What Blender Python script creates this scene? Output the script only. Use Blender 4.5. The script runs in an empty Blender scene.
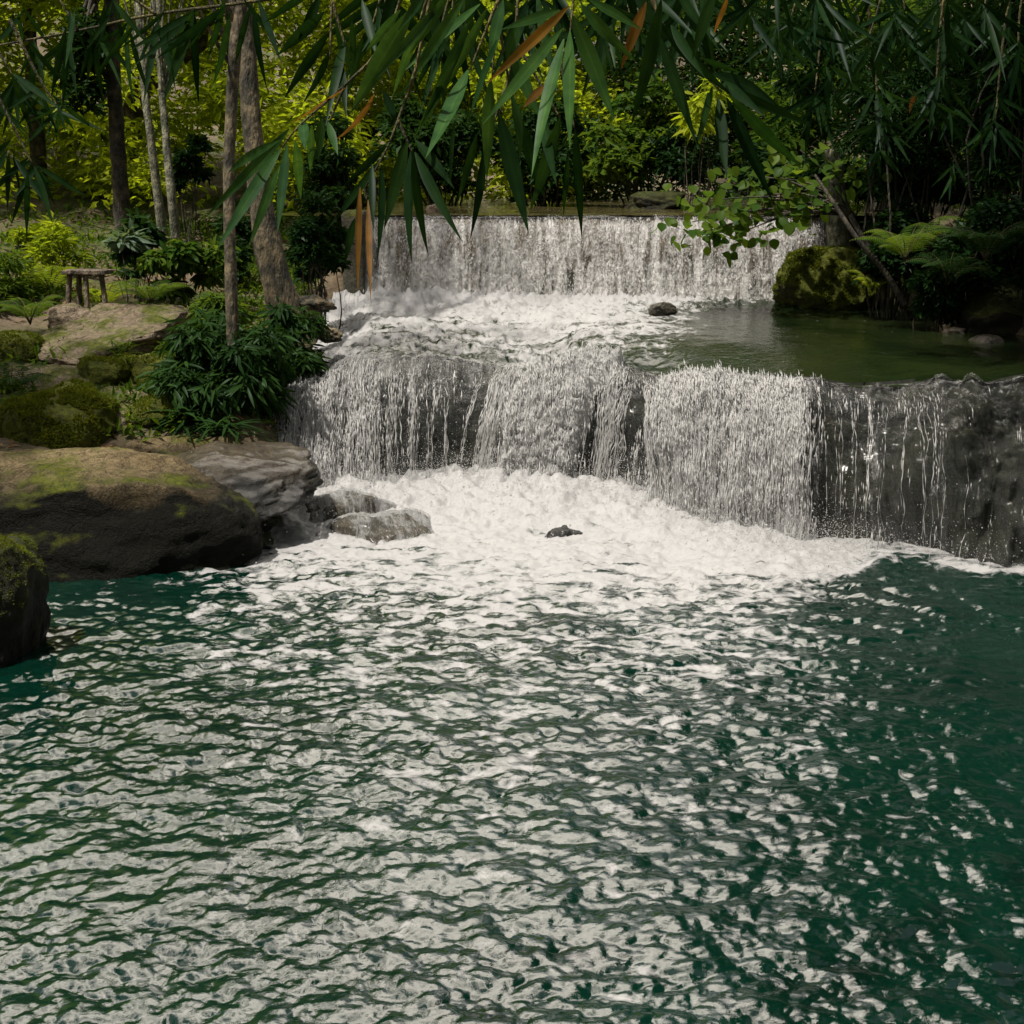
import bpy, bmesh, math, random
import numpy as np
from mathutils import Vector

S = bpy.context.scene
COL = S.collection
R = math.radians
rng = np.random.default_rng(7)

# ------------------------------------------------------------------ camera
FPX, PITCH, EYE = 1407.0, R(13.1), 3.0
cam_d = bpy.data.cameras.new('camera')
cam = bpy.data.objects.new('camera', cam_d)
COL.objects.link(cam)
cam.location = (0, 0, EYE)
cam.rotation_euler = (R(90) - PITCH, 0, 0)
cam_d.sensor_width = 36.0
cam_d.lens = 36.0 * FPX / 1024.0
cam_d.clip_start = 0.05
cam_d.clip_end = 600
S.camera = cam
CP, SP = math.cos(PITCH), math.sin(PITCH)


def at(px, py, Y):
    """point of the scene at distance Y seen at photo position (px, py) - used to plan the layout"""
    a, b = (px - 512) / FPX, (512 - py) / FPX
    d = np.array([a, CP + b * SP, -SP + b * CP])
    return np.array([0, 0, EYE]) + d * (Y / d[1])


# ------------------------------------------------------------------ noise
_perm = np.random.default_rng(3).permutation(256)
_perm = np.concatenate([_perm, _perm, _perm])
_g = np.random.default_rng(5).normal(size=(256, 3))
_g /= np.linalg.norm(_g, axis=1)[:, None]


def noise(p):
    p = np.asarray(p, float)
    i = np.floor(p).astype(np.int64)
    f = p - i
    w = f * f * f * (f * (f * 6 - 15) + 10)
    i &= 255
    out = 0
    for dx in (0, 1):
        for dy in (0, 1):
            for dz in (0, 1):
                h = _perm[_perm[_perm[(i[:, 0] + dx) & 255] + ((i[:, 1] + dy) & 255)] + ((i[:, 2] + dz) & 255)]
                g = _g[h]
                dot = g[:, 0] * (f[:, 0] - dx) + g[:, 1] * (f[:, 1] - dy) + g[:, 2] * (f[:, 2] - dz)
                wt = (w[:, 0] if dx else 1 - w[:, 0]) * (w[:, 1] if dy else 1 - w[:, 1]) * (w[:, 2] if dz else 1 - w[:, 2])
                out = out + wt * dot
    return out * 1.6


def fbm(p, octv=4, gain=0.5, lac=2.1, billow=False):
    p = np.asarray(p, float)
    a, s, t = 1.0, 0.0, 0.0
    for o in range(octv):
        n = noise(p + o * 17.3)
        if billow:
            n = np.abs(n) * 2 - 0.6
        s = s + a * n
        t += a
        a *= gain
        p = p * lac
    return s / t


def sstep(a, b, x):
    t = np.clip((x - a) / (b - a), 0, 1)
    return t * t * (3 - 2 * t)


# ------------------------------------------------------------------ mesh helpers
def np_mesh(name, V, polys, attrs=None, uv=None, smooth=True):
    """polys: list of int arrays (n,k)"""
    me = bpy.data.meshes.new(name)
    V = np.ascontiguousarray(V, dtype=np.float32)
    me.vertices.add(len(V))
    me.vertices.foreach_set('co', V.ravel())
    polys = [np.asarray(q, np.int32) for q in polys if len(q)]
    loops = np.concatenate([q.ravel() for q in polys])
    tot = np.concatenate([np.full(len(q), q.shape[1], np.int32) for q in polys])
    start = np.concatenate([[0], np.cumsum(tot)[:-1]]).astype(np.int32)
    me.loops.add(len(loops))
    me.loops.foreach_set('vertex_index', loops.astype(np.int32))
    me.polygons.add(len(tot))
    me.polygons.foreach_set('loop_start', start)
    me.polygons.foreach_set('loop_total', tot)
    me.polygons.foreach_set('use_smooth', np.full(len(tot), smooth))
    for k, a in (attrs or {}).items():
        at_ = me.attributes.new(k, 'FLOAT', 'POINT')
        at_.data.foreach_set('value', np.ascontiguousarray(a, dtype=np.float32))
    if uv is not None:
        l = me.uv_layers.new(name='flow')
        l.data.foreach_set('uv', np.ascontiguousarray(uv[loops], dtype=np.float32).ravel())
    me.update(calc_edges=True)
    me.validate()
    return me


def link(name, me, mat, parent=None):
    o = bpy.data.objects.new(name, me)
    COL.objects.link(o)
    if mat is not None and me is not None:
        me.materials.append(mat)
    if parent is not None:
        o.parent = parent
    return o


def empty(name, loc=(0, 0, 0)):
    o = bpy.data.objects.new(name, None)
    o.empty_display_size = 0.2
    COL.objects.link(o)
    o.location = loc
    return o


def tag(o, label=None, cat=None, group=None, kind=None):
    if label: o['label'] = label
    if cat: o['category'] = cat
    if group: o['group'] = group
    if kind: o['kind'] = kind
    return o


def grid_faces(nr, nc):
    r, c = np.meshgrid(np.arange(nr - 1), np.arange(nc - 1), indexing='ij')
    a = (r * nc + c).ravel()
    return np.stack([a, a + 1, a + nc + 1, a + nc], 1)


def merge(parts):
    V, P, off, A = [], [], 0, {}
    for p in parts:
        v, polys = p[0], p[1]
        V.append(v)
        P += [np.asarray(q) + off for q in polys]
        off += len(v)
    return np.concatenate(V), P


def tube(pts, rad, seg=10, wob=0.0, seed=0):
    pts = np.asarray(pts, float)
    rad = np.asarray(rad, float)
    n = len(pts)
    V = []
    up = np.array([0.31, 0.17, 0.93])
    for i in range(n):
        t = pts[min(i + 1, n - 1)] - pts[max(i - 1, 0)]
        t /= np.linalg.norm(t) + 1e-9
        a = np.cross(t, up)
        if np.linalg.norm(a) < 0.1:
            a = np.cross(t, [1, 0, 0])
        a /= np.linalg.norm(a)
        b = np.cross(t, a)
        th = np.linspace(0, 2 * math.pi, seg, endpoint=False)
        ring = pts[i] + rad[i] * (np.cos(th)[:, None] * a + np.sin(th)[:, None] * b)
        V.append(ring)
    V = np.concatenate(V)
    if wob:
        c = np.repeat(pts, seg, 0)
        k = 1 + wob * fbm(V * (1.0 / max(rad.max(), 1e-3)) * 0.6 + seed, 3)
        V = c + (V - c) * k[:, None]
    f = []
    for i in range(n - 1):
        for j in range(seg):
            k = (j + 1) % seg
            f.append((i * seg + j, i * seg + k, (i + 1) * seg + k, (i + 1) * seg + j))
    V = np.concatenate([V, pts[:1], pts[-1:]])
    caps = [(len(V) - 2, (j + 1) % seg, j) for j in range(seg)] + \
           [(len(V) - 1, (n - 1) * seg + j, (n - 1) * seg + (j + 1) % seg) for j in range(seg)]
    return V, [np.array(f), np.array(caps)]


def spline(pts, n):
    pts = np.asarray(pts, float)
    t = np.linspace(0, len(pts) - 1, n)
    out = []
    for x in t:
        i = min(int(x), len(pts) - 2)
        u = x - i
        p0, p1, p2, p3 = pts[max(i - 1, 0)], pts[i], pts[i + 1], pts[min(i + 2, len(pts) - 1)]
        out.append(0.5 * (2 * p1 + (p2 - p0) * u + (2 * p0 - 5 * p1 + 4 * p2 - p3) * u * u + (3 * p1 - p0 - 3 * p2 + p3) * u ** 3))
    return np.array(out)


class Leaves:
    """collects leaves; kite leaves (far) or blade leaves with a folded midrib (near)"""
    def __init__(self):
        self.b, self.d, self.n, self.L, self.W, self.t = [], [], [], [], [], []

    def add(self, b, d, n, L, W, t):
        k = len(b)
        self.b.append(np.asarray(b, float)); self.d.append(np.asarray(d, float)); self.n.append(np.asarray(n, float))
        self.L.append(np.broadcast_to(L, k).astype(float)); self.W.append(np.broadcast_to(W, k).astype(float))
        self.t.append(np.broadcast_to(t, k).astype(float))

    def mesh(self, name, blade=False, bend=0.25, shape=None, segs=4):
        b = np.concatenate(self.b); d = np.concatenate(self.d); n = np.concatenate(self.n)
        L = np.concatenate(self.L)[:, None]; W = np.concatenate(self.W)[:, None]; t = np.concatenate(self.t)
        d = d / (np.linalg.norm(d, axis=1)[:, None] + 1e-9)
        s = np.cross(d, n); s /= np.linalg.norm(s, axis=1)[:, None] + 1e-9
        n = np.cross(s, d)
        k = len(b)
        if not blade:
            V = np.stack([b, b + d * L * .45 + s * W * .5 + n * W * .18, b + d * L * .96 - n * L * bend * .6,
                          b + d * L * .45 - s * W * .5 + n * W * .18], 1).reshape(-1, 3)
            base = np.arange(k) * 4
            F = [np.concatenate([np.stack([base, base + 1, base + 2], 1), np.stack([base, base + 2, base + 3], 1)])]
            return np_mesh(name, V, F, {'tint': np.repeat(t, 4)}, smooth=False)
        prof = shape or [0.0, .8, 1.0, .72, 0.0]
        m = len(prof)
        cols = []
        for i, w in enumerate(prof):
            u = i / (m - 1)
            c = b + d * L * u - n * L * bend * u * u
            w = max(w, 0.01)
            cols += [c + s * W * .5 * w + n * W * .13 * w, c, c - s * W * .5 * w + n * W * .13 * w]
        V = np.stack(cols, 1).reshape(-1, 3)
        along = np.tile(np.repeat(np.linspace(0, 1, m), 3), k)
        F = []
        base = np.arange(k) * (3 * m)
        for i in range(m - 1):
            for j in (0, 1):
                a = base + 3 * i + j
                F.append(np.stack([a, a + 1, a + 4, a + 3], 1))
        edge = np.tile(np.array([1., 0., 1.] * m), k)
        return np_mesh(name, V, [np.concatenate(F)], {'tint': np.repeat(t, 3 * m), 'edge': edge, 'along': along}, smooth=True)


def unit(v):
    return v / (np.linalg.norm(v, axis=-1, keepdims=True) + 1e-9)


# ------------------------------------------------------------------ materials
def new_mat(name):
    m = bpy.data.materials.new(name)
    m.use_nodes = True
    nt = m.node_tree
    nt.nodes.clear()
    out = nt.nodes.new('ShaderNodeOutputMaterial')
    return m, nt, out


def nd(nt, typ, **kw):
    n = nt.nodes.new(typ)
    for k, v in kw.items():
        if k in n.inputs.keys():
            n.inputs[k].default_value = v
        else:
            setattr(n, k, v)
    return n


def ramp(nt, stops, src=None):
    n = nt.nodes.new('ShaderNodeValToRGB')
    e = n.color_ramp.elements
    while len(e) < len(stops):
        e.new(0.5)
    for i, (p, c) in enumerate(stops):
        e[i].position = p
        if not hasattr(c, '__len__'):
            c = (c, c, c)
        e[i].color = (*c, 1)
    if src is not None:
        nt.links.new(src, n.inputs[0])
    return n


def math_n(nt, op, a, b=None, clamp=False):
    n = nt.nodes.new('ShaderNodeMath')
    n.operation = op
    n.use_clamp = clamp
    for i, x in enumerate((a, b)):
        if x is None: continue
        if isinstance(x, (int, float)): n.inputs[i].default_value = x
        else: nt.links.new(x, n.inputs[i])
    return n.outputs[0]


def mixc(nt, f, a, b):
    n = nt.nodes.new('ShaderNodeMix')
    n.data_type = 'RGBA'
    for idx, x in ((0, f), (6, a), (7, b)):
        if hasattr(x, 'links') or hasattr(x, 'is_linked'):
            nt.links.new(x, n.inputs[idx])
        else:
            n.inputs[idx].default_value = x if not hasattr(x, '__len__') else (*x, 1)
    return n.outputs[2]


def leaf_mat(name, c0, c1, trans=0.45, tmul=(1.5, 1.35, .6), rough=0.5, edge=False):
    m, nt, out = new_mat(name)
    a = nd(nt, 'ShaderNodeAttribute', attribute_name='tint')
    r = ramp(nt, [(0, c0), (1, c1)], a.outputs['Fac'])
    col = r.outputs[0]
    if edge:
        geo = nd(nt, 'ShaderNodeTexCoord')
        nz = nd(nt, 'ShaderNodeTexNoise', Scale=22.0, Detail=3.0)
        nt.links.new(geo.outputs['Object'], nz.inputs['Vector'])
        rr = ramp(nt, [(.35, (.55, .62, .6)), (.7, (1.25, 1.2, 1.0))], nz.outputs[0])
        mx = nt.nodes.new('ShaderNodeMix'); mx.data_type = 'RGBA'; mx.blend_type = 'MULTIPLY'
        mx.inputs[0].default_value = .8
        nt.links.new(col, mx.inputs[6]); nt.links.new(rr.outputs[0], mx.inputs[7])
        col = mx.outputs[2]
        e = nd(nt, 'ShaderNodeAttribute', attribute_name='edge')
        er = ramp(nt, [(0, (1.45, 1.35, 1.15)), (.16, (1, 1, 1)), (1, (.9, .92, .9))], e.outputs['Fac'])
        mx = nt.nodes.new('ShaderNodeMix'); mx.data_type = 'RGBA'; mx.blend_type = 'MULTIPLY'
        mx.inputs[0].default_value = 1
        nt.links.new(col, mx.inputs[6]); nt.links.new(er.outputs[0], mx.inputs[7])
        col = mx.outputs[2]
        al = nd(nt, 'ShaderNodeAttribute', attribute_name='along')
        nb_ = nd(nt, 'ShaderNodeTexNoise', Scale=7.0, Detail=3.0)
        nt.links.new(geo.outputs['Object'], nb_.inputs['Vector'])
        ar = ramp(nt, [(.52, 0), (.60, .9)], math_n(nt, 'MULTIPLY', math_n(nt, 'POWER', al.outputs['Fac'], 5.0), nb_.outputs[0]))
        col = mixc(nt, ar.outputs[0], col, (.13, .075, .03))
    df = nd(nt, 'ShaderNodeBsdfDiffuse')
    nt.links.new(col, df.inputs['Color'])
    gs = nd(nt, 'ShaderNodeBsdfGlossy', Roughness=rough * .8)
    gs.inputs['Color'].default_value = (.9, .95, 1, 1)
    p = nd(nt, 'ShaderNodeMixShader', Fac=.006)
    nt.links.new(df.outputs[0], p.inputs[1]); nt.links.new(gs.outputs[0], p.inputs[2])
    tr = nd(nt, 'ShaderNodeBsdfTranslucent')
    mx = nt.nodes.new('ShaderNodeMix'); mx.data_type = 'RGBA'; mx.blend_type = 'MULTIPLY'
    mx.inputs[0].default_value = 1
    nt.links.new(col, mx.inputs[6]); mx.inputs[7].default_value = (*tmul, 1)
    nt.links.new(mx.outputs[2], tr.inputs['Color'])
    ms = nd(nt, 'ShaderNodeMixShader', Fac=trans)
    nt.links.new(p.outputs[0], ms.inputs[1]); nt.links.new(tr.outputs[0], ms.inputs[2])
    nt.links.new(ms.outputs[0], out.inputs[0])
    return m


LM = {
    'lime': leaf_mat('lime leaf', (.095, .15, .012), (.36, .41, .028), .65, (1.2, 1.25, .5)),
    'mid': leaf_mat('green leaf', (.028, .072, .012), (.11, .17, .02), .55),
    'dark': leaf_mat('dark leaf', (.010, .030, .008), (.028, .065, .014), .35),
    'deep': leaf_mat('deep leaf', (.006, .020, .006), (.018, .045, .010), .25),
    'grey': leaf_mat('pale grey leaf', (.05, .10, .06), (.16, .22, .15), .35),
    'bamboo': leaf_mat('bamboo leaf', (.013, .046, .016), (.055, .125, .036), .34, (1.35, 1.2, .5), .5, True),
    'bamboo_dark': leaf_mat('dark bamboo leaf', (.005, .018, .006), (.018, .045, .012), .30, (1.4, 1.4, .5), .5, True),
    'dead': leaf_mat('dry leaf', (.10, .045, .014), (.24, .13, .03), .3, (1.2, 1.0, .5), .6, True),
    'moss': leaf_mat('moss', (.040, .060, .010), (.16, .20, .020), .4, (1.4, 1.2, .5), .8),
    'litter': leaf_mat('leaf litter', (.10, .05, .02), (.30, .20, .10), .1, (1, 1, .6), .8),
}


def bark_mat(name, c0, c1, sc=9.0, rough=.85):
    m, nt, out = new_mat(name)
    tc = nd(nt, 'ShaderNodeTexCoord')
    mp = nd(nt, 'ShaderNodeMapping'); mp.inputs['Scale'].default_value = (1, 1, .35)
    nt.links.new(tc.outputs['Object'], mp.inputs[0])
    n1 = nd(nt, 'ShaderNodeTexNoise', Scale=sc, Detail=6.0, Roughness=.65)
    n2 = nd(nt, 'ShaderNodeTexNoise', Scale=sc * 5, Detail=4.0)
    nt.links.new(mp.outputs[0], n1.inputs['Vector']); nt.links.new(mp.outputs[0], n2.inputs['Vector'])
    r = ramp(nt, [(.38, c0), (.60, c1)], n1.outputs[0])
    n3 = nd(nt, 'ShaderNodeTexNoise', Scale=8.0, Detail=6.0, Roughness=.7)
    nt.links.new(tc.outputs['Object'], n3.inputs['Vector'])
    r3 = ramp(nt, [(.38, (.35, .42, .28)), (.48, (.9, .9, .9)), (.60, (1.9, 1.9, 1.7))], n3.outputs[0])
    mx = nt.nodes.new('ShaderNodeMix'); mx.data_type = 'RGBA'; mx.blend_type = 'MULTIPLY'; mx.inputs[0].default_value = 1
    nt.links.new(r.outputs[0], mx.inputs[6]); nt.links.new(r3.outputs[0], mx.inputs[7])
    p = nd(nt, 'ShaderNodeBsdfPrincipled', Roughness=rough)
    nt.links.new(mx.outputs[2], p.inputs['Base Color'])
    b = nd(nt, 'ShaderNodeBump', Strength=1.0, Distance=.03)
    nt.links.new(n2.outputs[0], b.inputs['Height']); nt.links.new(b.outputs[0], p.inputs['Normal'])
    nt.links.new(p.outputs[0], out.inputs[0])
    return m


BARK = bark_mat('grey brown bark', (.018, .017, .010), (.11, .085, .052), 7.0)
BARK_PALE = bark_mat('pale bark', (.05, .055, .035), (.19, .18, .13), 14)
BARK_DARK = bark_mat('dark bark', (.015, .012, .009), (.06, .05, .035))
TWIG = bark_mat('bamboo twig', (.035, .035, .012), (.11, .09, .03), 30)
WOOD = bark_mat('weathered wood', (.05, .038, .028), (.17, .13, .10), 16)


def rock_mat(name, c0, c1, wet=0.0, moss=0.0, mosscol=((.03, .04, .006), (.11, .12, .012)), dark=(.006, .006, .004), wet_shade_z=None, rough=.75, sc=1.0, bump=.8, spec=.2, crack=.6, wslope=2.2):
    m, nt, out = new_mat(name)
    geo = nd(nt, 'ShaderNodeNewGeometry')
    pos = geo.outputs['Position']
    n1 = nd(nt, 'ShaderNodeTexNoise', Scale=2.2 * sc, Detail=8.0, Roughness=.62)
    n2 = nd(nt, 'ShaderNodeTexNoise', Scale=16.0 * sc, Detail=8.0, Roughness=.7)
    n3 = nd(nt, 'ShaderNodeTexNoise', Scale=70.0 * sc, Detail=3.0)
    vo = nd(nt, 'ShaderNodeTexVoronoi', Scale=5.0 * sc)
    vo.feature = 'DISTANCE_TO_EDGE'
    for n in (n1, n2, n3): nt.links.new(pos, n.inputs['Vector'])
    warp = nt.nodes.new('ShaderNodeVectorMath'); warp.operation = 'MULTIPLY_ADD'
    nt.links.new(n1.outputs['Color'], warp.inputs[0]); warp.inputs[1].default_value = (.9, .9, .9)
    nt.links.new(pos, warp.inputs[2]); nt.links.new(warp.outputs[0], vo.inputs['Vector'])
    r = ramp(nt, [(.3, c0), (.66, c1)], n1.outputs[0])
    r2 = ramp(nt, [(.3, (.45, .45, .45)), (.62, (1.15, 1.15, 1.15))], n2.outputs[0])
    mx = nt.nodes.new('ShaderNodeMix'); mx.data_type = 'RGBA'; mx.blend_type = 'MULTIPLY'
    mx.inputs[0].default_value = .9
    nt.links.new(r.outputs[0], mx.inputs[6]); nt.links.new(r2.outputs[0], mx.inputs[7])
    col = mx.outputs[2]
    sep = nd(nt, 'ShaderNodeSeparateXYZ'); nt.links.new(pos, sep.inputs[0])
    gr_ = ramp(nt, [(.36, (.55, .55, .53)), (.5, (1, 1, 1)), (.68, (1.25, 1.25, 1.2))], n3.outputs[0])
    mx = nt.nodes.new('ShaderNodeMix'); mx.data_type = 'RGBA'; mx.blend_type = 'MULTIPLY'; mx.inputs[0].default_value = .8
    nt.links.new(col, mx.inputs[6]); nt.links.new(gr_.outputs[0], mx.inputs[7])
    col = mx.outputs[2]
    if crack:
        cr_ = ramp(nt, [(.0, 1 - crack), (.045, 1)], vo.outputs['Distance'])
        mx = nt.nodes.new('ShaderNodeMix'); mx.data_type = 'RGBA'; mx.blend_type = 'MULTIPLY'; mx.inputs[0].default_value = 1
        nt.links.new(col, mx.inputs[6]); nt.links.new(cr_.outputs[0], mx.inputs[7])
        col = mx.outputs[2]
    ro = rough
    if wet_shade_z is not None:   # algae and wet stone near the water line; on the boulder also painted shade
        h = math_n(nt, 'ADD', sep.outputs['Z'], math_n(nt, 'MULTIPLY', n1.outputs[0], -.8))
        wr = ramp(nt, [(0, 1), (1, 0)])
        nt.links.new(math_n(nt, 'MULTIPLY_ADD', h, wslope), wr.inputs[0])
        wr.inputs[0].links[0].from_node.inputs[2].default_value = -wslope * (wet_shade_z - .55)
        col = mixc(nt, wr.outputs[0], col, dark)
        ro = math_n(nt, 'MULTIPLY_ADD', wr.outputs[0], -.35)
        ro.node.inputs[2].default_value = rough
    if moss > 0:
        sn = nd(nt, 'ShaderNodeSeparateXYZ'); nt.links.new(geo.outputs['Normal'], sn.inputs[0])
        f = math_n(nt, 'ADD', math_n(nt, 'MULTIPLY', sn.outputs['Z'], .35), n1.outputs[0])
        mr = ramp(nt, [(max(0.02, .95 - moss * .6), 0), (min(.99, 1.12 - moss * .6), 1)], f)
        mc = ramp(nt, [(.35, mosscol[0]), (.65, mosscol[1])], n2.outputs[0])
        col = mixc(nt, mr.outputs[0], col, mc.outputs[0])
    p = nd(nt, 'ShaderNodeBsdfPrincipled')
    p.inputs['Specular IOR Level'].default_value = spec
    nt.links.new(col, p.inputs['Base Color'])
    if isinstance(ro, float): p.inputs['Roughness'].default_value = ro
    else: nt.links.new(ro, p.inputs['Roughness'])
    if wet:
        wr2 = ramp(nt, [(.3, rough * .5), (.7, rough)], n2.outputs[0])
        nt.links.new(wr2.outputs[0], p.inputs['Roughness'])
        p.inputs['Coat Weight'].default_value = wet
        p.inputs['Coat Roughness'].default_value = .2
    b1 = nd(nt, 'ShaderNodeBump', Strength=bump, Distance=.05)
    b2 = nd(nt, 'ShaderNodeBump', Strength=.8, Distance=.012)
    vr = ramp(nt, [(0, 0), (.06, 1)], vo.outputs['Distance'])
    hh = math_n(nt, 'ADD', n2.outputs[0], math_n(nt, 'MULTIPLY', vr.outputs[0], .12))
    nt.links.new(hh, b1.inputs['Height']); nt.links.new(n3.outputs[0], b2.inputs['Height'])
    nt.links.new(b1.outputs[0], b2.inputs['Normal']); nt.links.new(b2.outputs[0], p.inputs['Normal'])
    nt.links.new(p.outputs[0], out.inputs[0])
    return m


ROCK_TAN = rock_mat('tan stone', (.13, .095, .06), (.38, .30, .22), moss=.34, rough=.8, crack=.75, bump=1.0)
ROCK_BOULDER = rock_mat('boulder stone', (.12, .088, .045), (.34, .26, .15), moss=.30, wet_shade_z=.72, wslope=3.6, rough=.8, spec=.08)  # dark band raised past the wet line to paint the front face's shade
ROCK_WET = rock_mat('wet stone', (.012, .010, .006), (.065, .050, .030), wet=.10, rough=.6, bump=.4, spec=.4, dark=(.010, .010, .008), wet_shade_z=.35)
ROCK_MOSS = rock_mat('mossy stone', (.04, .035, .02), (.12, .10, .06), moss=1.15, wet_shade_z=.2, rough=.85)
ROCK_MOSS_DARK = rock_mat('dark mossy stone', (.012, .011, .008), (.04, .034, .02), moss=.7, mosscol=((.012, .018, .004), (.05, .055, .008)), wet_shade_z=.25, rough=.7)
ROCK_MOSS_UP = rock_mat('bright mossy stone', (.05, .045, .02), (.13, .11, .05), moss=1.1, rough=.85)
LEDGE = rock_mat('travertine ledge', (.003, .006, .0035), (.022, .024, .011), wet=.22, rough=.55, sc=1.3)
WEIR_M = rock_mat('weir masonry', (.16, .125, .08), (.34, .27, .18), wet=.4, rough=.55, sc=1.5)
ROCK_SHEEN = rock_mat('wet slab stone', (.022, .017, .010), (.105, .080, .048), wet=.42, rough=.55, bump=.5, spec=.22, wet_shade_z=.62, wslope=4.0, crack=.5)
ROCK_STREAM = rock_mat('brown stream rock', (.018, .017, .011), (.095, .08, .052), wet=.2, rough=.65, bump=.5)
CONC = rock_mat('stained concrete', (.05, .05, .035), (.16, .15, .11), moss=.35, rough=.8, sc=1.4)


def ground_mat():
    m, nt, out = new_mat('forest soil')
    geo = nd(nt, 'ShaderNodeNewGeometry')
    n1 = nd(nt, 'ShaderNodeTexNoise', Scale=.7, Detail=7.0, Roughness=.6)
    n2 = nd(nt, 'ShaderNodeTexNoise', Scale=14.0, Detail=7.0, Roughness=.7)
    for n in (n1, n2): nt.links.new(geo.outputs['Position'], n.inputs['Vector'])
    a = ramp(nt, [(.3, (.055, .038, .022)), (.7, (.17, .125, .075))], n2.outputs[0])
    b = ramp(nt, [(.3, (.02, .028, .006)), (.7, (.08, .085, .015))], n2.outputs[0])
    f = ramp(nt, [(.42, 0), (.58, 1)], n1.outputs[0])
    col = mixc(nt, f.outputs[0], a.outputs[0], b.outputs[0])
    p = nd(nt, 'ShaderNodeBsdfPrincipled', Roughness=.95)
    nt.links.new(col, p.inputs['Base Color'])
    bp = nd(nt, 'ShaderNodeBump', Strength=.8, Distance=.05)
    nt.links.new(n2.outputs[0], bp.inputs['Height']); nt.links.new(bp.outputs[0], p.inputs['Normal'])
    nt.links.new(p.outputs[0], out.inputs[0])
    return m


def white_water(nt, rough=.35, trans=.35, alb=(.51, .505, .50)):
    p = nd(nt, 'ShaderNodeBsdfPrincipled', Roughness=rough)
    p.inputs['Base Color'].default_value = (*alb, 1)
    t = nd(nt, 'ShaderNodeBsdfTranslucent'); t.inputs['Color'].default_value = (*alb, 1)
    ms = nd(nt, 'ShaderNodeMixShader', Fac=trans)
    nt.links.new(p.outputs[0], ms.inputs[1]); nt.links.new(t.outputs[0], ms.inputs[2])
    return ms, p, t


def water_mat(name, c0, c1, fscale=(9, 26), stretch=(1, 1, 1), bump=.25, ior=1.45):
    """deep water surface with foam where the 'foam' attribute says so"""
    m, nt, out = new_mat(name)
    geo = nd(nt, 'ShaderNodeNewGeometry')
    mp = nd(nt, 'ShaderNodeMapping'); mp.inputs['Scale'].default_value = stretch
    nt.links.new(geo.outputs['Position'], mp.inputs[0])
    nz = nd(nt, 'ShaderNodeTexNoise', Scale=fscale[0], Detail=7.0, Roughness=.68, Distortion=.6)
    nf = nd(nt, 'ShaderNodeTexNoise', Scale=fscale[1], Detail=4.0, Roughness=.6, Distortion=.4)
    nb = nd(nt, 'ShaderNodeTexNoise', Scale=.6, Detail=2.0)
    for n in (nz, nf, nb): nt.links.new(mp.outputs[0], n.inputs['Vector'])
    foam = nd(nt, 'ShaderNodeAttribute', attribute_name='foam')
    # foam cover: attribute 0 = none, 1 = closed white
    v = math_n(nt, 'ADD', foam.outputs['Fac'], math_n(nt, 'MULTIPLY_ADD', nz.outputs[0], 2.3))
    v.node.inputs[1].links[0].from_node.inputs[2].default_value = -1.15
    fr = ramp(nt, [(.38, 0), (.74, 1)], v)
    col = ramp(nt, [(.35, c0), (.65, c1)], nb.outputs[0])
    w = nd(nt, 'ShaderNodeBsdfPrincipled', Roughness=.03, IOR=ior)
    nt.links.new(col.outputs[0], w.inputs['Base Color'])
    bp = nd(nt, 'ShaderNodeBump', Strength=bump, Distance=.02)
    nt.links.new(nf.outputs[0], bp.inputs['Height']); nt.links.new(bp.outputs[0], w.inputs['Normal'])
    ms, p, t = white_water(nt, .5)
    b2 = nd(nt, 'ShaderNodeBump', Strength=.45, Distance=.025)
    nt.links.new(math_n(nt, 'ADD', nz.outputs[0], math_n(nt, 'MULTIPLY', nf.outputs[0], .4)), b2.inputs['Height'])
    nt.links.new(b2.outputs[0], p.inputs['Normal'])
    mix = nd(nt, 'ShaderNodeMixShader')
    nt.links.new(fr.outputs[0], mix.inputs[0]); nt.links.new(w.outputs[0], mix.inputs[1]); nt.links.new(ms.outputs[0], mix.inputs[2])
    nt.links.new(mix.outputs[0], out.inputs[0])
    return m


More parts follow.
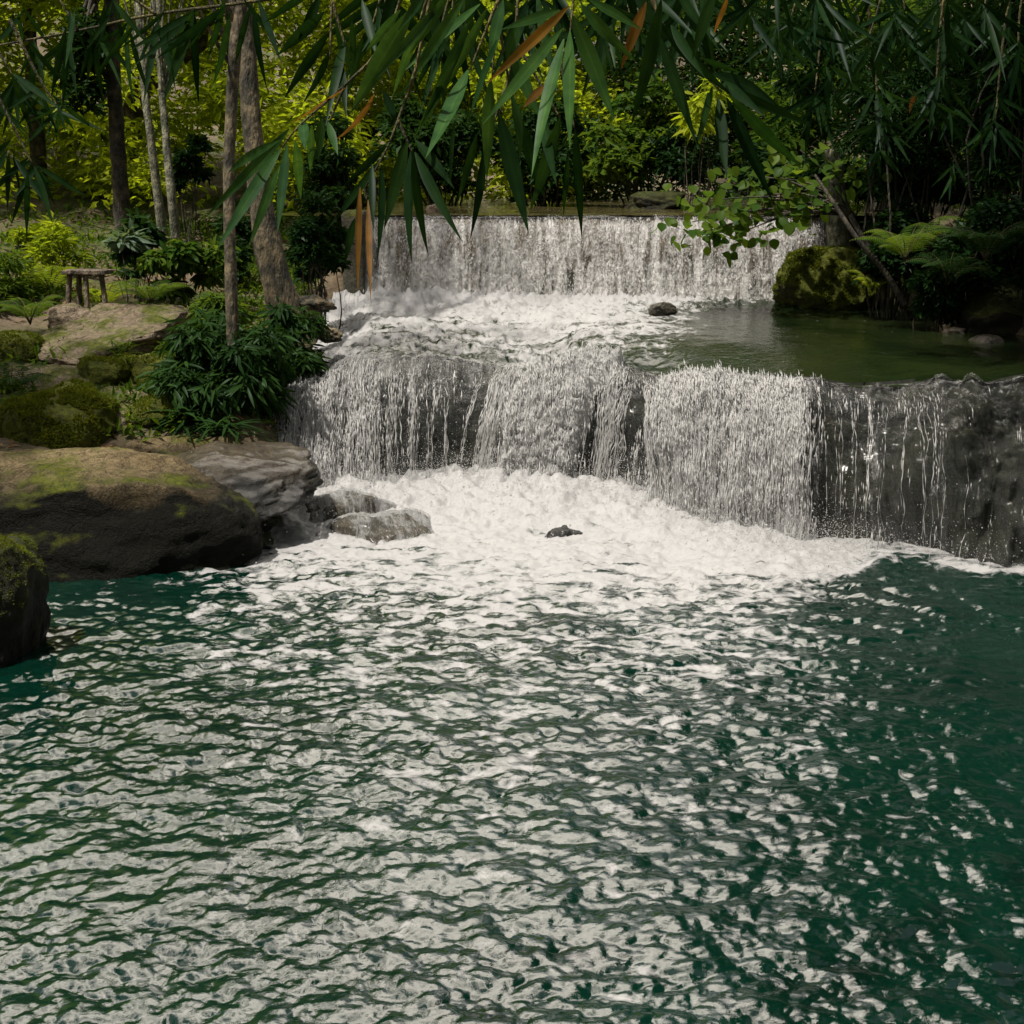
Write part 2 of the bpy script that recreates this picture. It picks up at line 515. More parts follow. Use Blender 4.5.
def fall_mat(name, su=16.0, sv=2.2, film=.25, tintc=(.74, .74, .725), trans=.4):
    """falling water: white streaks between clear gaps, cover from the 'dens' attribute"""
    m, nt, out = new_mat(name)
    uv = nd(nt, 'ShaderNodeUVMap', uv_map='flow')
    mp = nd(nt, 'ShaderNodeMapping'); mp.inputs['Scale'].default_value = (su, sv, 1)
    mp2 = nd(nt, 'ShaderNodeMapping'); mp2.inputs['Scale'].default_value = (su * 2.6, sv * 7.5, 1)
    nt.links.new(uv.outputs[0], mp.inputs[0]); nt.links.new(uv.outputs[0], mp2.inputs[0])
    n1 = nd(nt, 'ShaderNodeTexNoise', Scale=1.0, Detail=6.0, Roughness=.62, Distortion=.5)
    n2 = nd(nt, 'ShaderNodeTexNoise', Scale=1.0, Detail=5.0, Roughness=.7, Distortion=1.0)
    nt.links.new(mp.outputs[0], n1.inputs['Vector']); nt.links.new(mp2.outputs[0], n2.inputs['Vector'])
    d = nd(nt, 'ShaderNodeAttribute', attribute_name='dens')
    s = math_n(nt, 'ADD', math_n(nt, 'MULTIPLY', n1.outputs[0], .95), math_n(nt, 'MULTIPLY', n2.outputs[0], .75))
    v = math_n(nt, 'ADD', s, math_n(nt, 'SUBTRACT', d.outputs['Fac'], 1.35))
    fr = ramp(nt, [(.0, 0), (.30, 1)], math_n(nt, 'ADD', v, .0))
    ms, p, t = white_water(nt, .4, trans)
    p.inputs['Base Color'].default_value = (*tintc, 1); t.inputs['Color'].default_value = (*tintc, 1)
    bp = nd(nt, 'ShaderNodeBump', Strength=1.0, Distance=.12)
    nt.links.new(s, bp.inputs['Height']); nt.links.new(bp.outputs[0], p.inputs['Normal'])
    gl = nd(nt, 'ShaderNodeBsdfGlossy', Roughness=.08)
    bq = nd(nt, 'ShaderNodeBump', Strength=.9, Distance=.03)
    nt.links.new(s, bq.inputs['Height']); nt.links.new(bq.outputs[0], gl.inputs['Normal'])
    tr = nd(nt, 'ShaderNodeBsdfTransparent')
    fre = nd(nt, 'ShaderNodeFresnel', IOR=1.33)
    nt.links.new(bq.outputs[0], fre.inputs['Normal'])
    clear = nd(nt, 'ShaderNodeMixShader')
    nt.links.new(math_n(nt, 'MULTIPLY_ADD', fre.outputs[0], film * .7, True), clear.inputs[0])
    clear.inputs[0].links[0].from_node.inputs[2].default_value = 0.0
    nt.links.new(tr.outputs[0], clear.inputs[1]); nt.links.new(gl.outputs[0], clear.inputs[2])
    mix = nd(nt, 'ShaderNodeMixShader')
    soft = math_n(nt, 'MULTIPLY', math_n(nt, 'MULTIPLY_ADD', v, 1.5, True), .07)      # thin milky veil between the streaks
    soft.node.inputs[0].links[0].from_node.inputs[2].default_value = .62
    nt.links.new(math_n(nt, 'MAXIMUM', fr.outputs[0], soft), mix.inputs[0]); nt.links.new(clear.outputs[0], mix.inputs[1]); nt.links.new(ms.outputs[0], mix.inputs[2])
    nt.links.new(mix.outputs[0], out.inputs[0])
    return m


def drop_mat():
    m, nt, out = new_mat('white droplets')
    ms, p, t = white_water(nt, .2, .5, (.70, .695, .68))
    nt.links.new(ms.outputs[0], out.inputs[0])
    return m


POOL_M = water_mat('emerald pool water', (.0005, .0112, .0066), (.0008, .0165, .0098), fscale=(5.5, 22), bump=.14, ior=1.8)
STREAM_M = water_mat('shallow stream water', (.004, .010, .003), (.015, .021, .006), fscale=(6.0, 18), stretch=(1.4, .8, 1), bump=.3, ior=1.3)
RIVER_M = water_mat('river water', (.05, .045, .018), (.10, .085, .035), fscale=(5, 14), bump=.15, ior=1.35)
FALL_M = fall_mat('falling water')
WEIR_FALL_M = fall_mat('weir curtain water', 11.0, 1.6, .2, (.88, .855, .82), .12)
DROP_M = drop_mat()

# ------------------------------------------------------------------ ground
LY = [-30, 1.2, 2, 8, 9.5, 10.5, 11.5, 12.5, 13.4, 14.5, 16.5, 18, 19.5, 30, 60]
LX = [-4, -4, -4.6, -4.8, -4.5, -4.3, -3.3, -2.5, -1.98, -2.12, -2.2, -2.3, -2.25, -2.5, -3]
RY = [-30, 2, 10, 11.4, 14.2, 15.75, 18, 19.5, 30, 60]
RX = [6, 6, 6, 6.0, 5.35, 5.05, 4.85, 4.35, 5, 6]


def ground_h(x, y, detail=True):
    x = np.asarray(x, float); y = np.asarray(y, float)
    xl, xr = np.interp(y, LY, LX), np.interp(y, RY, RX)
    zl = np.interp(y, [2, 8, 10.5, 12.3, 13.3, 15.5, 18, 24, 40, 80], [.4, .4, .45, .62, .78, 1.15, 1.55, 2.15, 4.0, 12])
    zr = np.interp(y, [2, 10, 14, 18, 24, 40, 80], [.9, 1.5, 1.75, 1.9, 2.8, 5, 14])
    bed = np.interp(y, [2, 9, 11, 13.2, 14.8, 19.2, 19.6, 40, 80], [-1.2, -1.2, -.9, -.5, .5, 1.0, 2.2, 2.6, 8])
    dl, dr = xl - x, x - xr
    hl = bed + (zl - bed) * sstep(-.35, .55, dl) + .06 * np.maximum(dl, 0) + .30 * np.maximum(dl - 7, 0)
    hr = bed + (zr - bed) * sstep(-.3, .6, dr) + .22 * np.maximum(dr, 0) + .25 * np.maximum(dr - 4, 0)
    h = np.where(dl > -1, hl, np.where(dr > -1, hr, bed))
    near = sstep(3.2, 1.4, y)
    h = h * (1 - near) + 1.35 * near
    if detail:
        p = np.stack([x, y, 0 * x], -1)
        bank = sstep(-.2, .8, np.maximum(dl, dr))
        h = h + bank * (.16 * fbm(p * .8, 3) + .06 * fbm(p * 3.1 + 9, 3))
    return h


gx = np.concatenate([np.linspace(-140, -14, 30), np.linspace(-13.5, 13.5, 240), np.linspace(14, 140, 30)])
gy = np.concatenate([np.linspace(-30, 1, 16), np.linspace(1.3, 32, 260), np.linspace(33, 190, 40)])
GX, GY = np.meshgrid(gx, gy)
GV = np.stack([GX.ravel(), GY.ravel(), ground_h(GX.ravel(), GY.ravel())], 1)
tag(link('ground', np_mesh('ground', GV, [grid_faces(len(gy), len(gx))]), ground_mat()), kind='structure')


def gz(x, y):
    return float(ground_h(np.array([x]), np.array([y]))[0])


# ------------------------------------------------------------------ the cascade: rock ledge, stream and lower falls share one shape
U = np.array([225, 255, 300, 350, 400, 450, 500, 530, 560, 600, 630, 660, 700, 740, 800, 850, 900, 940, 980, 1024, 1120, 1250], float)
LIP_PY = [450, 425, 385, 354, 348, 352, 364, 372, 368, 352, 366, 374, 372, 376, 378, 386, 384, 378, 386, 376, 372, 372]
LIP_Y = [13.7, 14.0, 14.6, 15.0, 15.1, 15.0, 14.7, 14.5, 14.5, 14.2, 13.8, 13.4, 13.0, 12.7, 12.3, 12.1, 11.95, 11.8, 11.5, 11.4, 11, 10.6]
BASE_Y = [12.45, 12.75, 13.15, 13.45, 13.55, 13.6, 13.55, 13.45, 13.3, 13.2, 12.95, 12.65, 12.25, 11.95, 11.6, 11.45, 11.3, 11.1, 10.9, 10.8, 10.4, 10]
LIP_Z = [at(u, p, Y)[2] for u, p, Y in zip(U, LIP_PY, LIP_Y)]
NU, NB, NF = 520, 110, 150
us = np.linspace(225, 1250, NU)


def smooth_interp(x, xp, fp, w=16):
    xx = np.linspace(xp[0] - 120, xp[-1] + 120, 1600)
    f = np.interp(xx, xp, fp)
    k = np.hanning(2 * w + 1 + 12); k /= k.sum()
    f = np.convolve(np.pad(f, len(k) // 2, mode='edge'), k, 'valid')[:1600]
    return np.interp(x, xx, f)


lipY, basY, lipZ = (smooth_interp(us, U, a) for a in (LIP_Y, BASE_Y, LIP_Z))
# scalloped domes along the lip
dome = .09 * np.sin(us / 47.0) + .05 * np.sin(us / 21.0 + 1.2)
lipX = (us - 512) / FPX * (lipY * CP + (EYE - lipZ) * SP)
backpx = np.interp(us, [225, 300, 375, 820, 1250], [338, 352, 376, 825, 1250])
BACK_Y = 19.25
backX = (backpx - 512) / FPX * (BACK_Y * CP + 1.5 * SP)

rows = []
flow_len = []
for j in range(NB):                               # terrace, from the weir's foot to the lip
    s = j / (NB - 1)
    e = s ** .8
    Y = BACK_Y + (lipY - BACK_Y) * e
    X = backX + (lipX - backX) * e
    hold = np.interp(us, [225, 560, 680, 1250], [.0, .1, .9, 1.0])       # the right side is a level pool
    lvl = np.interp(us, [225, 560, 680, 800, 1250], [1.5, 1.5, 1.43, 1.415, 1.415])
    zt = lvl + (lipZ - lvl) * (e * (1 - hold) + hold * sstep(.72, 1.0, e))
    zt = zt - .02 * sstep(.85, 1, e)
    rows.append(np.stack([X, Y, zt], 1))
for j in range(1, NF + 1):                         # the drop
    s = j / NF
    drop_sh = np.interp(us, [225, 330, 400, 480, 530, 620, 700, 800, 940, 1250], [.42, .5, .56, .52, .4, .36, .24, .18, .22, .35])
    shf = np.interp(us, [225, 310, 400, 500, 600, 750], [.35, .5, .95, .9, .75, .6])
    out = lipY - basY
    w0, w1, w2, w3 = (1 - s) ** 3, 3 * s * (1 - s) ** 2, 3 * s * s * (1 - s), s ** 3
    Y = lipY * w0 + (lipY - out * shf) * w1 + (basY - .05) * w2 + basY * w3
    Z = lipZ * w0 + (lipZ - .03) * w1 + (lipZ - drop_sh) * w2 - .45 * w3
    Y = Y - dome * math.sin(min(1, s * 1.6) * math.pi / 2) * .9
    rows.append(np.stack([lipX * np.ones_like(Y), Y, Z], 1))
CAS = np.array(rows)                               # (rows, NU, 3)
NR = len(rows)
sv = np.concatenate([np.zeros(NB), np.arange(1, NF + 1) / NF])[:, None] * np.ones((1, NU))
sb = np.concatenate([np.linspace(0, 1, NB), np.ones(NF)])[:, None] * np.ones((1, NU))
uu = us[None, :] * np.ones((NR, 1))
dY = np.gradient(CAS, axis=0); dX = np.gradient(CAS, axis=1)
CN = unit(np.cross(dX, dY))
CN *= np.where(CN[..., 2:3] + (-CN[..., 1:2]) > 0, 1, -1)
flowd = np.cumsum(np.linalg.norm(dY, axis=2), axis=0)
P = CAS.reshape(-1, 3)
lump = fbm(P * np.array([1.3, 1.3, 1.0]), 4).reshape(NR, NU)
lump2 = fbm(P * np.array([4.5, 4.5, 2.2]) + 7, 4).reshape(NR, NU)
stri = fbm(np.stack([uu.ravel() / 14.0, sv.ravel() * 1.6, 0 * uu.ravel()], 1), 3).reshape(NR, NU)
infall = sstep(0, .12, sv)
rgt = sstep(910, 970, uu)
bulge = infall * (.16 * lump + .05 * lump2 + .045 * stri) + (1 - infall) * (.13 * lump + .05 * lump2) * np.interp(uu, [560, 700], [1, .12])
bulge = bulge + rgt * infall * (.34 * lump + .16 * lump2)
CASB = CAS + CN * bulge[..., None]
# hollow the rock behind the curtains
hollow = infall * np.interp(uu, [225, 330, 420, 500, 530, 600, 640, 700, 790, 920, 980, 1250], [.02, .08, .30, .34, .08, .06, .24, .14, .22, .18, .05, .03])
ROCKV = CASB - CN * (.035 + hollow[..., None] * sstep(.08, .4, sv)[..., None]) + CN * (.05 * lump2 * infall)[..., None]
tag(link('rock_ledge', np_mesh('rock_ledge', ROCKV.reshape(-1, 3), [grid_faces(NR, NU)]), LEDGE), kind='structure')

# cover of falling water along the lip
DK = [225, 262, 285, 330, 380, 420, 460, 500, 512, 530, 600, 615, 640, 665, 720, 775, 793, 818, 850, 866, 880, 925, 940, 1000, 1040, 1250]
DT = [.50, .56, .54, .60, .64, .62, .60, .60, .68, 1.15, 1.15, .50, .44, .70, .74, .74, .70, .40, .36, .44, .34, .40, .30, .30, .30, .30]
DB = [.70, .80, .52, .60, .50, .34, .22, .20, .50, 1.15, 1.10, .34, .26, .70, .62, .74, .64, .30, .36, .54, .32, .42, .26, .24, .30, .30]
sh = uu + 80 * (sv - .30) * sstep(480, 530, uu) * sstep(660, 615, uu)   # the chute runs down and to the left
tmix = sstep(0, .65, sv)
dens = np.interp(sh, DK, DT) * (1 - tmix) + np.interp(sh, DK, DB) * tmix
chute = sstep(.78, .95, dens) * infall
turb = fbm(P * 9, 4, billow=True).reshape(NR, NU)
turb2 = fbm(P * np.array([22, 22, 9.]), 3, billow=True).reshape(NR, NU)
thick = infall * (.012 + .03 * np.clip(stri + .3, 0, 1)) + chute * (.12 + .11 * turb + .03 * turb2) + .012 * turb2 * infall
# stream foam
foamS = np.interp(uu, [225, 600, 670, 720, 1250], [1, 1, .8, .12, .0])
foamS = foamS - .75 * sstep(.45, 1.0, sb) * np.interp(uu, [225, 330, 500, 570, 610, 640, 690], [.3, .35, .75, .3, .5, .9, .9]) * np.interp(sb, [0, .8, 1], [1, 1, .8])
foamS = foamS + np.interp(uu, [650, 720, 800], [0, .62, .25]) * sstep(.9, .99, sb) + .65 * sstep(.12, .0, sb) * sstep(860, 800, uu)
foamS = foamS + .28 * lump * sstep(.1, .4, sb)
foamS = np.clip(foamS * .78 + .10 * sstep(640, 560, uu) - .12 * sstep(.0, .5, fbm(P * np.array([2.5, 1.6, 1.0]) + 40, 4).reshape(NR, NU)), 0, 1.0)
wavy = np.interp(uu, [560, 720], [1, .10]) * (1 - infall)
flowst = fbm(np.stack([uu.ravel() / 9.0, flowd.ravel() * 2.0, 0 * uu.ravel()], 1), 4, billow=True).reshape(NR, NU)
ripl = fbm(P * np.array([5, 12, 1.]), 3).reshape(NR, NU)
boil = sstep(.22, .0, sb) * sstep(870, 800, uu)
thickS = wavy * (.03 * flowst + .018 * turb) + (1 - infall) * (.006 * ripl + boil * (.10 + .10 * turb))
WV = CASB + CN * (thick + thickS + .012)[..., None]
band = fbm(np.stack([P[:, 0] * 1.1, P[:, 1] * 3.2, 0 * P[:, 0]], 1) + 70, 4).reshape(NR, NU)
foamS = np.clip(foamS - .55 * sstep(-.05, .45, band) * sstep(.15, .4, sb), 0, 1)
kk = NB + 5
uvw = np.stack([CASB[..., 0], flowd], -1)
strm = WV[:kk + 1].reshape(-1, 3)
tag(link('stream_water', np_mesh('stream_water', strm, [grid_faces(kk + 1, NU)], {'foam': foamS[:kk + 1].ravel()}), STREAM_M), kind='structure')

oct_v = np.array([[1, 0, 0], [-1, 0, 0], [0, 1, 0], [0, -1, 0], [0, 0, 1.], [0, 0, -1.]])
oct_f = np.array([[0, 2, 4], [2, 1, 4], [1, 3, 4], [3, 0, 4], [2, 0, 5], [1, 2, 5], [3, 1, 5], [0, 3, 5]])


def beads(name, pos, dirn, rad, ln, mat, parent=None):
    d = unit(dirn)
    a = unit(np.cross(d, np.array([.9, .3, .1]))); b = np.cross(d, a)
    V = pos[:, None] + oct_v[None, :, 0, None] * a[:, None] * rad[:, None, None] + oct_v[None, :, 1, None] * b[:, None] * rad[:, None, None] \
        + oct_v[None, :, 2, None] * d[:, None] * ln[:, None, None]
    n = len(pos)
    F = (np.arange(n)[:, None, None] * 6 + oct_f[None]).reshape(-1, 3)
    return link(name, np_mesh(name, V.reshape(-1, 3), [F]), mat, parent)


falls = tag(empty('waterfall', tuple(CAS[-1, NU // 2])), 'wide lower waterfall dropping over dark rounded rock ledges into the green pool', 'waterfall')
falls.location = (0, 0, 0)


def curtain(u0, u1, name, label, nb, nthr):
    i0, i1 = np.searchsorted(us, u0), min(np.searchsorted(us, u1), NU - 1)
    sl = (slice(kk, NR), slice(i0, i1 + 1))
    v = WV[sl]
    o = link(name, np_mesh(name, v.reshape(-1, 3), [grid_faces(v.shape[0], v.shape[1])], {'dens': dens[sl].ravel()}, uvw[sl].reshape(-1, 2)), FALL_M, falls)
    o['label'] = label
    # falling threads: long ropes of water of uneven thickness
    nt_ = nthr
    cand = rng.uniform(i0, i1 - 1, nt_ * 6)
    cu = us[cand.astype(int)]
    wgt = 1.9 * (dens[NB + 105, cand.astype(int)] - .30) + .9 * fbm(np.stack([cu * .13, 0 * cu, 0 * cu + 3], 1), 2)
    cand = cand[rng.random(len(cand)) < np.clip(wgt, 0.0, 1)][:nt_]
    m = len(cand)
    L_ = 46
    fst = np.interp(us[cand.astype(int)], [225, 320, 370, 490, 520, 600, 625, 650, 670, 800, 830, 1250], [14, 20, 26, 26, 6, 6, 24, 24, 10, 12, 30, 30]) + rng.normal(0, 9, m)
    ra = NB + np.clip(fst + rng.random(m) ** 2 * 60, 8, NF - 30)
    rb = np.minimum(ra + rng.uniform(20, 130, m), NR - 2)
    tt_ = np.linspace(0, 1, L_)
    rr_i = ra[:, None] + (rb - ra)[:, None] * tt_[None]
    drift = np.where((us[cand.astype(int)] > 480) & (us[cand.astype(int)] < 640), -18., 0.)
    cc_i = np.clip(cand[:, None] + drift[:, None] * (rr_i - NB) / NF + 2.2 * fbm(np.stack([np.repeat(cand * .7, L_), rr_i.ravel() * .05, np.repeat(np.arange(m) * 3.1, L_)], 1), 2).reshape(m, L_), 1, NU - 2)
    q0, q1 = rr_i.astype(int), cc_i.astype(int)
    f0, f1 = (rr_i - q0)[..., None], (cc_i - q1)[..., None]
    ctr = WV[q0, q1] * (1 - f0) * (1 - f1) + WV[q0 + 1, q1] * f0 * (1 - f1) + WV[q0, q1 + 1] * (1 - f0) * f1 + WV[q0 + 1, q1 + 1] * f0 * f1
    ctr = ctr + CN[q0, q1] * (rng.gamma(1.5, .012, m)[:, None] * (.2 + tt_[None]) + .004)[..., None]
    rw = fbm(np.stack([rr_i.ravel() * .22, np.repeat(np.arange(m) * 5.3, L_), 0 * rr_i.ravel()], 1), 3).reshape(m, L_)
    rw = np.clip(.0016 + .0110 * rw, .00015, .010) * rng.uniform(.5, 1.25, m)[:, None] * np.sin(np.clip(tt_ * 1.02, 0, 1) * math.pi)[None] ** .35
    sx_ = np.array([[1, 0], [0, -1], [-1, 0], [0, 1.]])
    ring = ctr[:, :, None, :] + rw[:, :, None, None] * (sx_[None, None, :, 0, None] * np.array([1, 0, 0.]) + sx_[None, None, :, 1, None] * np.array([0, 1., 0]))
    bi = (np.arange(m) * L_ * 4)[:, None, None] + (np.arange(L_ - 1) * 4)[None, :, None]
    j4 = np.arange(4)[None, None]
    k4 = (np.arange(4) + 1)[None, None] % 4
    Fq = np.stack([bi + j4, bi + k4, bi + 4 + k4, bi + 4 + j4], -1).reshape(-1, 4)
    link('strands', np_mesh('strands', ring.reshape(-1, 3), [Fq]), DROP_M, o)['kind'] = 'stuff'
    # broken water: beads strung out along the streaks
    nb = nb // 3
    n = nb * 6
    ci = rng.uniform(i0, i1 - .01, n)
    first = np.interp(us[ci.astype(int)], [225, 320, 370, 490, 520, 600, 625, 650, 670, 800, 830, 1250], [30, 42, 52, 52, 14, 10, 40, 40, 18, 20, 44, 44])
    first = np.clip(first + rng.normal(0, 8, n), 10, 80)
    ri = NB + first + rng.uniform(0, 1, n) * (NR - 2 - NB - first)
    r0, c0 = ri.astype(int), ci.astype(int)
    fr, fc = (ri - r0)[:, None], (ci - c0)[:, None]
    p = WV[r0, c0] * (1 - fr) * (1 - fc) + WV[r0 + 1, c0] * fr * (1 - fc) + WV[r0, c0 + 1] * (1 - fr) * fc + WV[r0 + 1, c0 + 1] * fr * fc
    dn = dens[r0, c0]
    s_ = fbm(np.stack([p[:, 0] * 30, flowd[r0, c0] * 1.7, np.zeros(n)], 1), 3) + .5 * fbm(np.stack([p[:, 0] * 46, flowd[r0, c0] * 11, np.ones(n)], 1), 2)
    keep = (s_ + (dn - .50) * 1.7 + rng.normal(0, .12, n)) > .16
    p = p[keep][:nb]; r0 = r0[keep][:nb]; c0 = c0[keep][:nb]
    nrm = CN[r0, c0]
    fd = unit(dY[r0, c0]) + np.array([0, -.1, -.6])
    off = rng.gamma(1.6, .014, len(p))
    p = p + nrm * (off + .004)[:, None] + rng.normal(0, .006, p.shape)
    rad = rng.gamma(3.0, .0009, len(p)) + .0011
    ln = rad * rng.uniform(2.0, 12.0, len(p))
    beads('droplets', p, fd + rng.normal(0, .07, p.shape), rad * .85, ln, DROP_M, o)['kind'] = 'stuff'
    return o


curtain(225, 520, 'curtain', 'thin broken curtain over the rounded dome beside the bank', 30000, 1000)
curtain(520, 615, 'cascade', 'thick white chute tumbling between the two rock domes', 12000, 260)
curtain(615, 797, 'curtain', 'dense white curtain of falling strands', 36000, 1500)
curtain(797, 1250, 'curtain', 'sparse trickles down the dark wet wall', 8000, 85)

# ------------------------------------------------------------------ pool
N = 1024


def wave_tile(L, lam0, lam_min, p, spread, seed, chop=.9):
    r = np.random.default_rng(seed)
    k1 = np.fft.fftfreq(N, L / N) * 2 * math.pi
    kx, ky = np.meshgrid(k1, k1)                 # axis1 = x, axis0 = y
    k = np.hypot(kx, ky) + 1e-9
    Pk = k ** (-p) * np.exp(-(2 * math.pi / lam0 / k) ** 2) * np.exp(-(k * lam_min / 2 / math.pi) ** 2)
    cosd = np.abs(ky / k)
    Pk *= (1 - spread) + spread * cosd ** 3
    H = np.sqrt(Pk) * (r.normal(size=k.shape) + 1j * r.normal(size=k.shape))
    H[0, 0] = 0
    h = np.fft.ifft2(H).real
    sx, sy = np.fft.ifft2(1j * kx * H).real, np.fft.ifft2(1j * ky * H).real
    sc = 1 / math.sqrt((sx ** 2 + sy ** 2).mean())
    dx, dy = np.fft.ifft2(-1j * kx / k * H).real, np.fft.ifft2(-1j * ky / k * H).real
    return h * sc, dx * sc * chop, dy * sc * chop


def tile_sample(t, L, x, y):
    fx, fy = (x / L * N) % N, (y / L * N) % N
    i, j = fx.astype(int) % N, fy.astype(int) % N
    a, b = fx - np.floor(fx), fy - np.floor(fy)
    i2, j2 = (i + 1) % N, (j + 1) % N
    return t[j, i] * (1 - a) * (1 - b) + t[j, i2] * a * (1 - b) + t[j2, i] * (1 - a) * b + t[j2, i2] * a * b


NPY, NPX = 900, 820
vv = np.linspace(0, 1, NPY)
yy = 2.2 * (14.6 / 2.2) ** (vv ** .86)
hx = np.linspace(-1, 1, NPX)
PX = hx[None, :] * (.43 * yy + 1.6)[:, None]
PYY = yy[:, None] * np.ones((1, NPX))
x, y = PX.ravel(), PYY.ravel()
T1, T2 = wave_tile(9.7, .62, .075, 3.5, .35, 11), wave_tile(5.3, .24, .024, 3.4, .2, 12)
ca, sa = math.cos(.25), math.sin(.25)
x1, y1 = x * ca + y * sa, -x * sa + y * ca
A1, A2 = .225, .19
foot = np.interp(x, lipX, basY)                  # foot of the falls
# distance in front of the falls' foot
dfoot = foot - y
pj = 512 + FPX * x / (y * CP + EYE * SP)
amp = 1 + .5 * sstep(3.0, 0.5, dfoot)
patch = .75 + .5 * fbm(np.stack([x * .5, y * .6, 0 * x], 1) + 31, 3)
amp = amp * np.clip(patch, .45, 1.4) * np.interp(x, [1.2, 3.5], [1, .8])
h = amp * (A1 * tile_sample(T1[0], 9.7, x, y) + A2 * tile_sample(T2[0], 5.3, x1, y1))
dx = amp * (A1 * tile_sample(T1[1], 9.7, x, y) + A2 * tile_sample(T2[1], 5.3, x1, y1) * ca)
dy = amp * (A1 * tile_sample(T1[2], 9.7, x, y) + A2 * tile_sample(T2[2], 5.3, x1, y1) * ca)
reach = np.interp(x, [-5, -2.6, -1.9, -.6, .5, 1.2, 1.9, 2.4, 3.0, 4.5], [.2, 1.0, 2.6, 3.5, 3.5, 3.1, 2.2, 1.3, .55, .35])
wob = fbm(np.stack([x * .9, y * 1.4, 0 * x], 1) + 5, 4)
fd = dfoot + wob * 1.0 + .22 * fbm(np.stack([x * 5, y * 7, 0 * x], 1) + 6, 3)
foam = .92 * sstep(1.30, .02, fd / reach) * np.interp(x, [-5, -3, -2.2, 2.2, 3.2, 5], [.1, .5, 1.05, 1.0, .80, .62])
foam = foam + .34 * sstep(2.6, .6, fd / reach) * sstep(3.3, 1.8, x)
foam = foam + .16 * np.clip(wob, 0, 1) * sstep(3.2, .8, fd / reach)
lace = fbm(np.stack([x * 2.2, y * 3.4, 0 * x], 1) + 17, 4, .55, billow=True)
foam = foam + .50 * sstep(-.02, -.42, lace) * sstep(4.6, .7, fd / reach) * sstep(3.0, 1.2, x) * sstep(-4.2, -2.6, x)
foam = np.clip(foam, 0, 1.1)
body = sstep(.5, 1.0, foam)
P2 = np.stack([x, y, 0 * x], 1)
bil = fbm(P2 * 3.4, 4, .5, billow=True)
bil2 = fbm(P2 * 9.0 + 3, 4, .6)
bil3 = fbm(P2 * 26.0 + 8, 3, .6, billow=True)
gap = fbm(np.stack([x * 1.6, y * 4.2, 0 * x], 1) + 27, 4, .6)
foam = np.clip(foam - .42 * sstep(.02, .42, gap) * sstep(.55, 1.3, dfoot), 0, 1)
mound = sstep(1.6, .0, dfoot) * np.interp(x, [-2.6, -1.8, .2, .9, 2.0, 2.8], [.08, .22, .26, .26, .12, .04])
h = h + body * .07 * fbm(P2 * 1.3 + 55, 2) + .16 * body * np.exp(-((x - .35) / .55) ** 2 - (dfoot / .6) ** 2)
h = h * (1 - .45 * body) + body * (.034 * bil + .026 * bil2 + .006 * bil3) + mound * (.85 + .22 * bil + .14 * bil2 + .03 * bil3)
V = np.stack([x + dx * (1 - body), y + dy * (1 - body), h], 1)
POOL_H = (V, foam, dfoot)
tag(link('pool_water', np_mesh('pool_water', V, [grid_faces(NPY, NPX)], {'foam': foam}), POOL_M), kind='structure')
# a wider sheet of the same pool beyond the finely waved part
e = np.array([[-7, 1.2, -.16], [7.5, 1.2, -.16], [7.5, 13.0, -.16], [-7, 13.0, -.16]])

# spray over the foam
sel = rng.choice(len(V), 32000, p=(body * np.exp(-np.maximum(dfoot, 0) / .5) * sstep(-.6, .1, dfoot) + 1e-12) / (body * np.exp(-np.maximum(dfoot, 0) / .5) * sstep(-.6, .1, dfoot) + 1e-12).sum())
sp = V[sel] + np.stack([rng.normal(0, .05, 32000), rng.normal(0, .05, 32000), rng.gamma(1.1, .10, 32000)], 1)
rd = rng.gamma(2.5, .0007, 32000) + .0008
tag(beads('spray', sp, rng.normal(size=(32000, 3)), rd, rd * rng.uniform(1, 2, 32000), DROP_M), 'fine white spray leaping above the foam at the foot of the falls', 'spray', kind='stuff')

# ------------------------------------------------------------------ weir
WY = 19.5
CREST = 2.60
WX0, WX1 = -1.98, 4.2
weir = tag(empty('weir', (0, 0, 0)), 'straight stained weir wall with water pouring over its whole crest', 'weir')
nx, nz = 200, 40
wx = np.linspace(WX0 - .3, WX1 + .3, nx)
prof = [(WY + .9, 1.2), (WY + .9, CREST - .07), (WY + .55, CREST - .04), (WY + .06, CREST - .03), (WY, CREST - .07)] + \
       [(WY - .04 * i / 30, CREST - .07 - 1.3 * i / 30) for i in range(1, 31)]
WVv = np.array([[(xx, a, b) for xx in wx] for a, b in prof])
q = WVv.reshape(-1, 3)
q = q + (np.stack([0 * q[:, 0], -.05 * fbm(q * 3, 4), .02 * fbm(q * 2 + 4, 3)], 1))
link('wall', np_mesh('weir_wall', q, [grid_faces(len(prof), nx)]), WEIR_M, weir)


def box_rough(cx, cy, z0, z1, wx_, wy_, seed, amt=.03, n=14):
    bm = bmesh.new()
    bmesh.ops.create_cube(bm, size=1)
    bmesh.ops.subdivide_edges(bm, edges=bm.edges[:], cuts=n, use_grid_fill=True)
    v = np.array([w.co[:] for w in bm.verts])
    f = [np.array([[w.index for w in p.verts] for p in bm.faces])]
    bm.free()
    r = (np.abs(v * 2) ** 10).sum(1) ** .1
    v = v / np.maximum(r, .8)[:, None] ** .6
    v = v * np.array([wx_, wy_, z1 - z0]) + np.array([cx, cy, (z0 + z1) / 2])
    v += amt * np.stack([fbm(v * 4 + seed, 3), fbm(v * 4 + seed + 9, 3), fbm(v * 4 + seed + 20, 3)], 1)
    return v, f


v, f = box_rough(-2.12, WY + .1, 1.0, 2.66, .30, 1.1, 3)
o = link('end_post', np_mesh('end_post', v, f), CONC, weir)
v, f = box_rough(4.40, WY + .1, 1.0, 2.68, .34, 1.1, 8)
o = link('end_post', np_mesh('end_post', v, f), CONC, weir)

